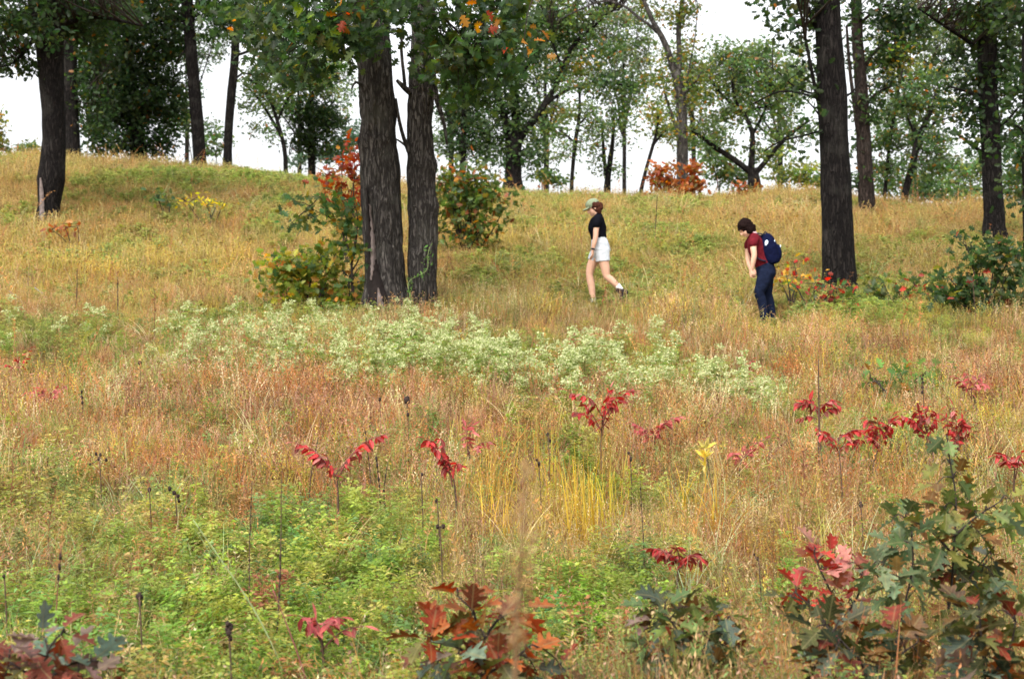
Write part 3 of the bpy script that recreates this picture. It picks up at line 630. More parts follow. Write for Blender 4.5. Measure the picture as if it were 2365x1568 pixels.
tree('oak_tree', 'bushy light green tree with many low limbs behind the hiker in red', 44,
     [(1742, 436, 34), (1741, 412, 27), (1737, 390, 24)],
     [[(1733, 398, 15), (1690, 365, 14), (1650, 340, 12), (1622, 318, 9), (1590, 300, 5)], [(1735, 392, 16), (1737, 345, 14), (1737, 306, 12), (1722, 270, 9), (1700, 235, 7), (1690, 190, 5)],
      [(1744, 402, 13), (1775, 365, 11), (1800, 335, 10), (1832, 306, 8), (1870, 278, 6)], [(1737, 312, 9), (1760, 270, 7), (1782, 215, 6)], [(1700, 250, 8), (1660, 212, 7), (1640, 180, 5)], [(1722, 262, 6), (1780, 240, 5), (1850, 215, 4)]],
     [(1740, 250, 76, 46), (1700, 150, 66, 52), (1778, 165, 58, 56), (1662, 112, 28, 30), (1640, 200, 36, 44), (1818, 250, 46, 40), (1690, 332, 56, 24), (1618, 312, 30, 20), (1800, 310, 48, 24), (1738, 122, 56, 34), (1838, 195, 38, 40), (1680, 262, 40, 38), (1860, 305, 34, 24), (1730, 200, 70, 40), (1590, 330, 22, 18), (1760, 350, 44, 22)],
     palette=LITE, group=BG, size=.14, dens=1.6)
# --- right side
tree('oak_tree', 'tall straight dark oak at right, nearest trunk behind the hiker in red', hit(1940, 695)[1],
     [(1942, 705, 116), (1941, 680, 88), (1937, 620, 75), (1934, 550, 72), (1932, 480, 70), (1930, 420, 71), (1929, 370, 66), (1926, 310, 66), (1922, 230, 69), (1917, 130, 64), (1912, 50, 60), (1910, -60, 58), (1908, -220, 50)],
     [[(1890, 70, 14), (1868, 28, 12), (1850, -5, 10), (1820, -50, 8)], [(1895, 250, 11), (1885, 215, 10), (1872, 150, 8), (1860, 90, 7), (1852, 40, 6)], [(1900, 232, 7), (1850, 216, 5), (1800, 212, 4), (1740, 240, 3)], [(1900, 302, 6), (1850, 315, 5), (1800, 328, 4), (1765, 350, 3)],
      [(1893, 220, 6), (1840, 205, 4), (1800, 170, 3), (1770, 150, 2)], [(1955, 222, 6), (1972, 210, 4), (1990, 180, 3)], [(1900, 280, 5), (1880, 250, 4), (1855, 225, 3)]],
     [(1852, 45, 46, 36), (1805, 62, 30, 24), (1842, 105, 34, 28), (1862, 160, 26, 34), (1960, 20, 26, 46), (1868, 220, 26, 26), (1880, 10, 40, 30), (1800, 20, 26, 22), (1865, 290, 24, 20), (1840, 335, 28, 16)],
     up=[(1840, -80, 120, 60), (1980, -110, 120, 70), (1900, -240, 200, 90), (1880, -120, 160, 80, -3)], palette=DARK, sides=26, step=.14, size=.15, dens=1.7)
tree('oak_tree', 'oak with a bare brown dead limb, just right of the tall straight oak', hit(2003, 505)[1],
     [(2003, 508, 46), (2002, 480, 40), (2000, 430, 37), (1997, 370, 36), (1994, 300, 33), (1989, 200, 30), (1981, 100, 27), (1977, 0, 25), (1974, -100, 22), (1974, -200, 16)],
     [[(1990, 330, 14), (1982, 300, 13), (1975, 250, 11), (1966, 190, 9), (1960, 130, 8), (1955, 60, 6)], [(1988, 170, 10), (2020, 120, 8), (2060, 90, 5)], [(1992, 250, 9), (2025, 215, 7), (2060, 200, 4)], [(1980, 60, 8), (2030, 20, 6), (2090, 5, 4)]],
     [(1972, 130, 14, 60), (1975, 240, 12, 50), (1978, 330, 12, 40), (1980, 420, 14, 40), (1975, 40, 16, 40), (2042, 62, 54, 54), (2082, 130, 52, 44, 0, YELG), (2032, 195, 36, 44), (2062, 25, 76, 40), (2112, 82, 50, 50), (2020, 262, 34, 34), (2040, 130, 40, 40)], up=[(2040, -90, 150, 60), (1980, -180, 140, 60)], palette=DARK, bark=M_BARKG, size=.15, dens=2.0)
tree('oak_tree', 'slim right leaning tree in the green thicket right of the tall oak', 40,
     [(2087, 480, 19), (2092, 440, 17), (2105, 390, 16), (2121, 323, 15), (2136, 285, 12), (2160, 235, 8)], [[(2121, 330, 8), (2100, 280, 6), (2085, 240, 4)], [(2130, 300, 6), (2170, 280, 4), (2200, 270, 3)]],
     [(2072, 225, 54, 50), (2122, 258, 52, 42), (2150, 330, 46, 40), (2182, 245, 42, 34, 0, YELG), (2175, 385, 36, 36), (2132, 180, 46, 36), (2100, 385, 30, 36)], palette=MID, group=BG, size=.14, dens=1.9, sides=10)
tree('oak_tree', 'thin dark stem in the thicket close right of the brown limbed oak', 41,
     [(2042, 470, 10), (2046, 420, 9), (2055, 330, 8), (2068, 250, 8), (2078, 190, 6), (2090, 140, 4)], [[(2060, 300, 5), (2040, 265, 4), (2030, 240, 3)]],
     [(2062, 320, 44, 42), (2050, 395, 42, 34), (2062, 260, 30, 30), (2030, 330, 20, 30), (2085, 440, 30, 18)], palette=MID, group=BG, size=.14, dens=1.9, sides=8)
tree('oak_tree', 'dark oak at far right rising behind the dark green shrub', hit(2300, 580)[1],
     [(2303, 590, 90), (2300, 560, 62), (2294, 525, 54), (2296, 500, 48), (2293, 440, 45), (2290, 350, 45), (2284, 250, 44), (2280, 150, 43), (2283, 50, 42), (2284, -60, 38), (2286, -180, 30)],
     [[(2272, 355, 10), (2240, 332, 8), (2200, 302, 5)], [(2280, 125, 12), (2230, 92, 9), (2180, 60, 7), (2120, 20, 4)], [(2278, 240, 10), (2240, 215, 7), (2190, 200, 4)], [(2290, 300, 9), (2325, 280, 7), (2350, 250, 5)], [(2283, 60, 10), (2330, 40, 8), (2380, 10, 5)]],
     [(2222, 190, 58, 36), (2252, 262, 50, 44), (2332, 205, 44, 66), (2322, 62, 54, 54), (2232, 62, 58, 44, 0, YELG[:2] + MID), (2202, 122, 42, 34), (2340, 322, 36, 52), (2225, 312, 46, 16), (2182, 20, 54, 32), (2300, 130, 50, 40), (2285, 20, 50, 40, -1), (2270, 330, 30, 20, -.8)],
     up=[(2240, -90, 170, 70), (2320, -200, 170, 80), (2330, -70, 130, 70, -2)], palette=DARK, sides=22, step=.16, size=.15, dens=2.2)
tree('oak_tree', 'dark trunk cut by the right edge of the picture', hit(2384, 690)[1],
     [(2392, 700, 60), (2388, 650, 48), (2384, 560, 42), (2381, 450, 38), (2380, 300, 36), (2378, 100, 34), (2380, -80, 28)],
     [[(2378, 330, 9), (2360, 300, 6), (2345, 290, 4)]],
     [(2362, 400, 26, 40), (2395, 340, 50, 50), (2400, 200, 60, 70), (2352, 470, 16, 22)], up=[(2420, -20, 130, 100)], palette=DARK, sides=16, step=.2)

# --- bushes and crowns showing over the ridge
def bush(name, label, Y, clumps, palette, cat='bush', size=.14, dens=2.2, group=None, base=None, stems=3):
    c0 = clumps[0]; b = P(base if base is not None else c0[0], c0[1], Y); g = zat(b[0], Y); org = np.array([b[0], Y, g])
    root = empty(name, org, label, cat, group)
    mb = MB(); sk = []
    for i in range(stems):
        cl = clumps[i % len(clumps)]; e = P(cl[0], cl[1], Y + (cl[4] if len(cl) > 4 and cl[4] is not None else 0))
        s = org + np.array([RNG.normal(0, .12), RNG.normal(0, .12), -.1]); m = (s + e) / 2 + RNG.normal(0, .15, 3)
        p, r = refine([s, m, e], [.035, .025, .010], .25); mb.tube(p, r, 5); sk.append(p[1:])
    mb.build('stems', M_TWIG, root, org)
    crown(clumps, Y, np.concatenate(sk), palette, size, OAK_LO, M_LEAF, root, org, dens, spread=.16, name='foliage', yscale=.7)
    return root
G2 = 'bushes showing over the ridge'
bush('bush', 'green bush over the ridge right of the orange bush', 48, [(1665, 385, 56, 44), (1640, 345, 30, 26), (1700, 410, 40, 26)], LITE, group=G2)
bush('bush', 'yellow green bush over the ridge left of the tall straight oak', 50, [(1855, 392, 44, 30), (1810, 405, 40, 24), (1790, 360, 30, 26), (1880, 420, 30, 22)], [(2, (.16, .20, .04)), (2, (.24, .24, .04)), (2, (.09, .15, .05))], group=G2)
bush('bush', 'pale green bush between the two right hand oaks', 50, [(2210, 425, 56, 46), (2260, 400, 40, 30), (2170, 450, 40, 24), (2240, 455, 60, 24)], LITE, group=G2, dens=1.7)
bush('bush', 'green bush low behind the dark far right oak', 52, [(2335, 430, 44, 50), (2360, 360, 30, 34), (2310, 470, 40, 20)], MID, group=G2)
bush('bush', 'small green bush at the foot of the pale sky at far left', 52, [(70, 338, 32, 18), (40, 350, 26, 12)], LITE, group=G2)
bush('bush', 'yellow green foliage cut by the left edge over the ridge', 50, [(-14, 300, 22, 48), (-30, 250, 26, 40), (5, 335, 20, 20)], YELG, group=G2)
bush('bush', 'hazy blue green bush just left of the split old oak on the ridge', 56, [(790, 345, 46, 34), (760, 365, 36, 20), (815, 310, 30, 36), (700, 372, 40, 16)], [(1, (.07, .12, .075)), (1, (.055, .10, .055))], group=G2)
bush('bush', 'low green bush under the thin young trees on the ridge', 47, [(1250, 412, 44, 18), (1290, 425, 30, 12)], LITE, group=G2)
bush('bush', 'low shaded bush right of the bare black trunks', 50, [(500, 330, 22, 34), (470, 350, 26, 24), (430, 290, 24, 30)], MID, group=G2)
bush('bush', 'leafy bush among the stems below the slim leaning tree', 44, [(2120, 445, 40, 26), (2050, 440, 30, 26), (2150, 430, 34, 30)], MID, group=G2)

HAZ = [(3, (.115, .17, .07)), (3, (.14, .19, .07)), (2, (.10, .15, .075)), (.8, (.19, .20, .06)), (.25, (.30, .17, .07))]  # distance haze is mixed into these leaf colours, and the darker set below
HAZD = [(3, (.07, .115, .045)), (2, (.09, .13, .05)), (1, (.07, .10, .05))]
def far_tree(label, c, Y, r0, w, clumps, pal, dens=1.3):
    x = P(c, r0, Y)[0]; g = zat(x, Y); rg = float(proj(np.array([x, Y, g]))[1]); top = clumps[0][1]
    lm = [[(c, r0 - 10, w * .5), ((c + k[0]) / 2, (r0 + k[1]) / 2 - 8, w * .35), (k[0], k[1], w * .18)] for k in clumps[1:6]]
    return tree('oak_tree', label, Y, [(c, rg, w * 1.2), (c + 2, r0, w), (c - 1, (r0 + top) / 2, w * .8), (c, top, w * .4)], lm, clumps, pal, .17, OAK_LO, M_BARKD, 'hazy oaks beyond the ridge', dens, sides=8, step=.5)
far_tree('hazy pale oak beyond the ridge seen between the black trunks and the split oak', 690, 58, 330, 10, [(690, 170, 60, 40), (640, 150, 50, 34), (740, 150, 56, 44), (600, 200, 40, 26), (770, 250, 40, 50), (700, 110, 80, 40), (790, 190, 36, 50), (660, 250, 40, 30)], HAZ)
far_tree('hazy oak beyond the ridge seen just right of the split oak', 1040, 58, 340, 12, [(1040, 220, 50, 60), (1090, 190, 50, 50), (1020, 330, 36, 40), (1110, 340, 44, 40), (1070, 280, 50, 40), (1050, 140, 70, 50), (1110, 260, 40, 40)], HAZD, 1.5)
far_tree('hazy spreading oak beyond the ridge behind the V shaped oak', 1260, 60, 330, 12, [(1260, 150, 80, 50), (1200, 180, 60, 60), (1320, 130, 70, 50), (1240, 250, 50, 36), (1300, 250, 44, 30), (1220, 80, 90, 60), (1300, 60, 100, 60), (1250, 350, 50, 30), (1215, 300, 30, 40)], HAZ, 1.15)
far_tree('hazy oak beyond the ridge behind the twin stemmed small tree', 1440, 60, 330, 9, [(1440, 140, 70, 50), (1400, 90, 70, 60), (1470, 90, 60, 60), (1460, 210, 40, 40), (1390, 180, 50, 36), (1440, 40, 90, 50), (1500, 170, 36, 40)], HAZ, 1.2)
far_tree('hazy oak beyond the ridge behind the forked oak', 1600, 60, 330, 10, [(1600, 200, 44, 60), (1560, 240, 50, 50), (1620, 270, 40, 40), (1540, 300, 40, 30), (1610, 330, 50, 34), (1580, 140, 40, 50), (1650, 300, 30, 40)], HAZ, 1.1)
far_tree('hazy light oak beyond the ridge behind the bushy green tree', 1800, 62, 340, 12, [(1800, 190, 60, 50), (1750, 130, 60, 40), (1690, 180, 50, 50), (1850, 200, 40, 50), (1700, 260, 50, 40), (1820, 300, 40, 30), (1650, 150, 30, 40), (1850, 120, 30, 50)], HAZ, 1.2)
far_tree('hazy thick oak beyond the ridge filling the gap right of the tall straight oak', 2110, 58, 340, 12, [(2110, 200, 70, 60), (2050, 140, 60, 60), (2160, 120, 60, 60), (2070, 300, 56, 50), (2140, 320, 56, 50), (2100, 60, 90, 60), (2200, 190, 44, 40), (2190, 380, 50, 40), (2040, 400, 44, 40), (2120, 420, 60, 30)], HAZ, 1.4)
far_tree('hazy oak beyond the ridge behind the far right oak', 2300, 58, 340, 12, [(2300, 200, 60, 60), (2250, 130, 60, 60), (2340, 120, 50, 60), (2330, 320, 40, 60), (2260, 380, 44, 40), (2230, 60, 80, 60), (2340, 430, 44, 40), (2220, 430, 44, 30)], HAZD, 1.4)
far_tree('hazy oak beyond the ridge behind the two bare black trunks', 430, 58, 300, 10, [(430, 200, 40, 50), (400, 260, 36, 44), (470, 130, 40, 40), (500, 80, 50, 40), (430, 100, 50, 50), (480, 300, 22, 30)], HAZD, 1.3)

# ------------------------------------------------------------------ the split old oak in the middle
YD = hit(905, 742)[1]
def double_oak():
    L = [(897, 760, 132), (896, 738, 122), (893, 709, 110), (890, 662, 98), (887, 614, 93), (884, 551, 90), (880, 469, 92), (877, 393, 90), (873, 345, 86), (872, 330, 90), (873, 310, 84), (874, 267, 82), (868, 190, 77), (861, 120, 80), (856, 40, 82), (850, -60, 78), (842, -180, 68), (836, -320, 50)]
    Rr = [(985, 752, 72), (982, 730, 66), (978, 700, 62), (975, 665, 66), (975, 630, 70), (977, 551, 67), (978, 500, 67), (979, 478, 72), (975, 455, 64), (974, 400, 65), (976, 385, 70), (973, 365, 65), (971, 330, 62), (970, 267, 57), (973, 220, 62), (975, 204, 66), (976, 150, 58), (977, 102, 56), (980, 20, 54), (985, -80, 50), (992, -200, 40)]
    g = zat(P(920, 700, YD)[0], YD); org = np.array([P(930, 700, YD)[0], YD, g])
    root = empty('oak_tree', org, 'big old oak with two thick furrowed trunks, the left one split open at its foot', 'tree')
    sk = []
    store = {}
    for nm, pts in (('l', L), ('r', Rr)):
        p, r = path3(pts, YD, dy=0 if nm == 'l' else .12)
        mb, pp, rr = bark_tube(p, r, 84, .05, .17, .06, seed=3 if nm == 'l' else 21)
        mb.build('trunk', M_BARK, root, org); sk.append(pp[len(pp) // 2:]); store[nm] = (pp, rr)
    lim = [[(948, 215, 16), (935, 205, 13), (926, 196, 11), (916, 186, 8)], [(936, 206, 9), (932, 165, 8), (927, 115, 7), (930, 60, 5)], [(1000, 195, 18), (1009, 230, 13), (1026, 289, 9), (1032, 335, 5)], [(945, 352, 11), (932, 318, 9), (922, 280, 8), (914, 228, 6)], [(940, 340, 6), (925, 328, 5), (915, 322, 4)],
           [(850, 30, 34), (790, -40, 22), (700, -70, 14), (600, -60, 8)], [(985, 10, 26), (1060, -50, 18), (1150, -40, 12), (1230, 0, 6)], [(838, 200, 9), (822, 190, 6), (812, 205, 4)], [(990, 110, 12), (1040, 90, 8), (1090, 110, 5)], [(845, 90, 14), (790, 70, 9), (720, 90, 5)], [(980, -40, 16), (930, -80, 12), (880, -90, 8)]]
    for i, l in enumerate(lim):
        lp, lr = path3(l, YD, dy=-.25 if i > 4 else 0, dyend=-1.4 if i in (5, 6, 8, 9) else -.1)
        m2, p2, r2 = bark_tube(lp, lr, 10, .12, .06, .09, seed=40 + i); m2.build('limb', M_BARK, root, org); sk.append(p2)
    OR = [(3, (.38, .15, .02)), (2, (.30, .16, .02)), (2, (.10, .11, .02)), (1, (.38, .06, .02))]
    cl = [(700, 30, 110, 50, -1.6), (780, 90, 74, 55, -1.5), (625, 15, 74, 34, -1.8), (738, 155, 52, 36, -1.4), (868, 10, 66, 34, -1.6), (925, 25, 62, 36, -1.4), (960, 60, 60, 30, -1.3), (1030, 55, 78, 48, -1.5), (1095, 92, 74, 56, -1.4), (1080, 160, 56, 46, -1.2), (1150, 40, 66, 46, -1.7), (1118, 205, 44, 34, -1.1),
          (695, 175, 44, 26, -1.6), (800, 20, 70, 44, -.6), (890, 30, 50, 22, -2.2), (1050, 120, 50, 46, -.4), (1015, 175, 30, 34, -.6), (1180, 100, 40, 40, -1.6), (1195, 10, 60, 40, -1.2), (830, 100, 34, 30, -1.8), (800, 130, 34, 30, -1),
          (1112, 42, 8, 6, -2.3, OR), (1214, 105, 7, 9, -2.0, OR), (812, 30, 5, 5, -2.4, OR), (722, 60, 10, 24, -2.4, [(1, (.12, .16, .02))]), (580, 60, 50, 40, -1.2), (660, 90, 50, 40, -1.5), (990, 140, 34, 30, -1), (1060, 10, 80, 30, -2), (760, 10, 90, 30, -2), (520, 30, 50, 50, -1), (600, 130, 50, 40, -1.4), (820, 50, 40, 34, -2), (1030, 110, 44, 40, -2), (1060, 190, 44, 30, -1.3), (1150, 90, 60, 50, -2), (1220, 40, 50, 40, -1), (740, 70, 70, 50, -2.2), (690, 140, 50, 36, -2), (1140, 120, 60, 44, -1.4), (1170, 175, 34, 26, -1.2)]
    up = [(700, -90, 150, 60, -1.5), (900, -110, 160, 60, -1.5), (1120, -100, 160, 70, -1.5), (800, -230, 220, 90, 0), (1050, -240, 220, 90, 0), (900, -120, 220, 80, -4)]
    crown(cl + up, YD, np.concatenate(sk), OAKF, .155, OAK_HI, M_LEAF, root, org, 2.2, spread=.19, droop=.5, twig_max=1.6)
    # bare split wood and painted hollow shade on the left trunk, laid on the trunk's own surface
    pp, rr = store['l']; cs, rs = proj(pp)
    def on(c, r, out=.012):
        i = int(np.argmin(np.abs(rs - r))); y = pp[i][1]; q = P(c, r, y); dx = q[0] - pp[i][0]; R0 = rr[i] * 1.03
        dx = max(-R0 * .985, min(R0 * .985, dx))
        return np.array([pp[i][0] + dx, y - math.sqrt(R0 * R0 - dx * dx) - out, q[2]])
    def strip(name, rows, mat, out):
        mb = MB(); V = []; n = 7
        rr_ = []
        for a, b in zip(rows[:-1], rows[1:]):
            m = max(2, int(abs(b[0] - a[0]) / 6))
            for k in range(m): t = k / m; rr_.append([a[j] * (1 - t) + b[j] * t for j in range(3)])
        rr_.append(rows[-1])
        for (r, c0, c1) in rr_:
            w = RNG.normal(0, .9, 2); c0 += w[0]; c1 += w[1]
            for k in range(n):
                t = k / (n - 1); V.append(on(c0 + (c1 - c0) * t, r, out * math.sin(math.pi * t) ** .5 - .025 + RNG.uniform(0, .006)))
        f = [[i * n + j, i * n + j + 1, (i + 1) * n + j + 1, (i + 1) * n + j] for i in range(len(rr_) - 1) for j in range(n - 1)]
        mb.add(V, f); mb.build(name, mat, root, org)
    strip('hollow_shade', [(440, 849, 852), (480, 849, 858), (540, 850, 864), (600, 850, 872), (640, 851, 884), (690, 855, 900), (746, 856, 912)], M_HOLLOW, .085)  # raised dark strip: shade of crack and hollow painted on the trunk
    strip('bare_wood', [(478, 857, 860), (520, 859, 865), (560, 859, 870), (600, 858, 873), (625, 858, 872), (650, 859, 865)], M_SCAR, .105)
    strip('bare_wood', [(668, 876, 882), (690, 872, 890), (715, 870, 897), (742, 868, 902)], M_SCAR, .10)
double_oak()
# pale split at the foot of the leftmost oak
def left_scar():
    t = [o for o in bpy.data.objects if o.type == 'EMPTY' and 'leftmost trunk on the slope' in o.get('label', '')][0]
    org = np.array(t.location); Y = org[1]; mb = MB(); rows = [(415, 101, 105), (440, 100, 110), (470, 101, 112), (500, 100, 113), (520, 99, 114)]; V = []
    for (r, a, b) in rows:
        for k in range(6):
            q = P(a + (b - a) * k / 5, r, Y); cx = P(114, r, Y)[0]; R0 = 29 / F * Y * 1.04; dx = max(-R0 * .97, min(R0 * .97, q[0] - cx))
            V.append((q[0], Y - math.sqrt(max(1e-4, R0 * R0 - dx * dx)) - .03 * math.sin(math.pi * k / 5) - .01, q[2]))
    f = [[i * 6 + j, i * 6 + j + 1, (i + 1) * 6 + j + 1, (i + 1) * 6 + j] for i in range(4) for j in range(5)]
    mb.add(V, f); mb.build('bare_wood', M_SCAR, t, org)
left_scar()
# ------------------------------------------------------------------ ground
def ground():
    ys = np.unique(np.concatenate([np.linspace(-50, 0, 18), np.linspace(0, 60, 241), np.linspace(60, 140, 60), np.geomspace(140, 880, 26)]))
    xs = np.unique(np.concatenate([-np.geomspace(36, 800, 22), np.linspace(-36, 36, 181), np.geomspace(36, 800, 22)]))
    X, Y = np.meshgrid(xs, ys); V = np.stack([X, Y, zt(X, Y)], -1).reshape(-1, 3); nx = len(xs); ny = len(ys)
    i, j = np.meshgrid(np.arange(ny - 1), np.arange(nx - 1), indexing='ij'); a = (i * nx + j).ravel()
    lp = np.stack([a, a + 1, a + nx + 1, a + nx], 1).ravel(); n = len(a)
    m, nt, out = newmat('meadow_soil'); L = nt.links.new
    tc = N(nt, 'ShaderNodeTexCoord')
    n1 = N(nt, 'ShaderNodeTexNoise'); n1.inputs['Scale'].default_value = .8; n1.inputs['Detail'].default_value = 8; L(tc.outputs['Object'], n1.inputs['Vector'])
    n2 = N(nt, 'ShaderNodeTexNoise'); n2.inputs['Scale'].default_value = 22; n2.inputs['Detail'].default_value = 6; L(tc.outputs['Object'], n2.inputs['Vector'])
    c1 = N(nt, 'ShaderNodeValToRGB'); c1.color_ramp.elements[0].color = (.13, .12, .035, 1); c1.color_ramp.elements[1].color = (.27, .16, .07, 1)
    c1.color_ramp.elements[0].position = .35; c1.color_ramp.elements[1].position = .62
    L(n1.outputs['Fac'], c1.inputs[0])
    mr = N(nt, 'ShaderNodeMapRange'); mr.inputs[1].default_value = .3; mr.inputs[2].default_value = .7; mr.inputs[3].default_value = .35; mr.inputs[4].default_value = 1.3; L(n2.outputs['Fac'], mr.inputs[0])
    sc_ = N(nt, 'ShaderNodeVectorMath', operation='SCALE'); L(c1.outputs[0], sc_.inputs[0]); L(mr.outputs[0], sc_.inputs['Scale'])
    p = N(nt, 'ShaderNodeBsdfPrincipled'); p.inputs['Roughness'].default_value = 1; p.inputs['Specular IOR Level'].default_value = .05; L(sc_.outputs[0], p.inputs['Base Color'])
    b = N(nt, 'ShaderNodeBump'); b.inputs['Distance'].default_value = .06; b.inputs['Strength'].default_value = .9; L(n2.outputs['Fac'], b.inputs['Height']); L(b.outputs[0], p.inputs['Normal'])
    L(p.outputs[0], out.inputs[0])
    o = put('ground', mesh_np('ground', V, lp, np.arange(n) * 4, np.full(n, 4), m)); tag(o, 'hillside ground under the meadow grass', None, None, 'structure')
ground()

# ------------------------------------------------------------------ instanced ground cover
def proto_mesh(name, V, faces, tint, fix):
    tot = np.array([len(f) for f in faces]); st = np.concatenate([[0], np.cumsum(tot)[:-1]]); lp = np.array([i for f in faces for i in f])
    me = mesh_np(name, V, lp, st, tot, M_GRASS, False, None, {'tint': ('FLOAT_COLOR', tint), 'fix': ('FLOAT', fix)})
    return me
class PB:
    def __init__(s): s.V = []; s.F = []; s.T = []; s.X = []
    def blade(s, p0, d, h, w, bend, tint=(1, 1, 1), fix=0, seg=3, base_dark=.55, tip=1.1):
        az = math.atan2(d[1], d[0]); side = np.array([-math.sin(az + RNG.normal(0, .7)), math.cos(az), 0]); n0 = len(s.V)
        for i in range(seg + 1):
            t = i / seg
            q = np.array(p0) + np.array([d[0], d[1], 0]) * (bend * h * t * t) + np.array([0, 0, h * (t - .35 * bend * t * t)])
            ww = w * (1 - .85 * t ** 1.6); k = base_dark + (tip - base_dark) * t  # blade tint carries painted shade at the root, lighter toward the tip
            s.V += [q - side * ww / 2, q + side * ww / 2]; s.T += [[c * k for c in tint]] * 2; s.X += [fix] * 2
            if i: a = n0 + 2 * (i - 1); s.F.append([a, a + 1, a + 3, a + 2])
        return q
    def leaf(s, p, d, n, L_, w, tint=(1, 1, 1), fix=0):
        d = d / np.linalg.norm(d); sd = np.cross(d, n); sd /= np.linalg.norm(sd) + 1e-9; n = np.cross(sd, d); a = len(s.V); p = np.asarray(p)
        s.V += [p, p + d * L_ * .5 + sd * w / 2 + n * w * .2, p + d * L_ - n * L_ * .12, p + d * L_ * .5 - sd * w / 2 + n * w * .2]
        s.T += [list(tint)] * 4; s.X += [fix] * 4; s.F.append([a, a + 1, a + 2, a + 3])
    def mesh(s, name): return proto_mesh(name, np.array(s.V), s.F, np.array(s.T), np.array(s.X, float))
def circ(r):
    a = RNG.uniform(0, 6.283); q = r * math.sqrt(RNG.uniform()); return np.array([q * math.cos(a), q * math.sin(a), 0])
FLK = [(1.1, 1.05, .95), (1.25, 1.2, 1.2), (.55, .45, .40), (.8, .58, .48), (.72, .85, .5), (1.2, 1.25, 1.3), (.35, .25, .22), (1.0, .8, .6)]
def grass_tuft(i, n=34, h=.42, w=.006, spread=.11, heads=.35, bend=.35, seg=3, flecks=0, fl=.02):
    b = PB()
    for k in range(flecks):
        q = circ(spread * 1.25); q[2] = h * RNG.uniform(.15, 1.0) ** .8; t = FLK[int(RNG.integers(0, len(FLK)))]
        b.leaf(q, np.array([RNG.normal(0, .7), RNG.normal(0, .7), RNG.uniform(.1, 1)]), rand_dirs(1, .3)[0], fl * RNG.uniform(.6, 1.6), fl * RNG.uniform(.35, .6), t)
    for k in range(n):
        d = circ(1); hh = h * RNG.uniform(.45, 1.15); t = np.clip(RNG.normal(1, .18), .55, 1.5); tn = (t, t * RNG.uniform(.88, 1.05), t * RNG.uniform(.75, 1.05))
        q = b.blade(circ(spread), d, hh, w * RNG.uniform(.7, 1.3), bend * RNG.uniform(.2, 1.6), tn, 0, seg)
        if RNG.uniform() < heads:
            for m in range(5): b.leaf(q - np.array([0, 0, .022 * m]), np.array([RNG.normal(0, .5), RNG.normal(0, .5), .8]), rand_dirs(1)[0], .024, .004 + w * .6, (1.15 * t, 1.12 * t, 1.1 * t))
    return b.mesh('tuft')
def forb(i, h=.32, stems=7, nl=12, ll=.035, lw=.018, three=True):
    b = PB()
    for k in range(stems):
        p0 = circ(.10); d = circ(1); hh = h * RNG.uniform(.6, 1.15); b.blade(p0, d, hh, .004, .35, (.8, .75, .6), 0, 3)
        for m in range(nl):
            t = RNG.uniform(.25, 1.0); q = p0 + np.array([d[0], d[1], 0]) * .35 * hh * t * t + np.array([0, 0, hh * (t - .12 * t * t)])
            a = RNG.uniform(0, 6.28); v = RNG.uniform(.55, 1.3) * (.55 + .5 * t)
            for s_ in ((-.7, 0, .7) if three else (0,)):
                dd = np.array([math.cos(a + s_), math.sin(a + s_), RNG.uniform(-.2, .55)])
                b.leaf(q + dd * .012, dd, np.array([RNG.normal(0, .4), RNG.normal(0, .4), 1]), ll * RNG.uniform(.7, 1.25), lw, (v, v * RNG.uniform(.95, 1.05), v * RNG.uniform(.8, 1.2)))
    return b.mesh('forb')
def boneset(i):
    b = PB()
    for k in range(5):
        p0 = circ(.10); d = circ(1); hh = .50 * RNG.uniform(.45, 1.2); b.blade(p0, d, hh, .006, .2, (.55, .65, .4), 0, 3)
        for m in range(12):
            t = RNG.uniform(.25, .92); q = p0 + np.array([d[0], d[1], 0]) * .2 * hh * t * t + np.array([0, 0, hh * t]); a = RNG.uniform(0, 6.28)
            v = RNG.uniform(.6, 1.15); b.leaf(q, np.array([math.cos(a), math.sin(a), .25]), np.array([0, 0, 1.]), .085, .022, (v, v, v))
        top = p0 + np.array([d[0], d[1], 0]) * .2 * hh + np.array([0, 0, hh * .96])
        nh = int(RNG.integers(10, 30)); hr = RNG.uniform(.045, .085)
        for m in range(nh):
            o = circ(hr); o[2] = .03 * RNG.uniform(-1, 1) - 3 * (o[0] ** 2 + o[1] ** 2); v = RNG.uniform(.65, 1.0)
            wt = (.60 * v, .62 * v, .35 * v) if RNG.uniform() < .58 else (.30 * v, .36 * v, .13 * v)
            for s_ in range(2): b.leaf(top + o, rand_dirs(1, .4)[0], rand_dirs(1, .6)[0], .026, .018, wt, 1)
    return b.mesh('white_flower')
def seed_stem(i):
    b = PB(); p0 = np.zeros(3); d = circ(.8); h = .85 * RNG.uniform(.8, 1.2)
    q = b.blade(p0, d, h, .006, .3, (1, 1, 1), 0, 5, .7, 1)
    for m in range(26):
        t = RNG.uniform(.55, 1); z = h * (t - .105 * t * t)
        b.leaf(np.array([d[0] * .3 * h * t * t, d[1] * .3 * h * t * t, z]), np.array([RNG.normal(0, .5), RNG.normal(0, .5), .7]), rand_dirs(1)[0], .035, .008, (1.2, 1.1, 1))
    return b.mesh('seed_stem')
def straw_tuft(i):
    b = PB()
    for k in range(16):
        d = circ(1); d = d / (np.linalg.norm(d) + .01); t = RNG.uniform(.7, 1.2); b.blade(circ(.06), d, .62 * RNG.uniform(.6, 1.2), .0055, RNG.uniform(.3, 1.2), (t, t, t), 0, 6)
    return b.mesh('straw_tuft')

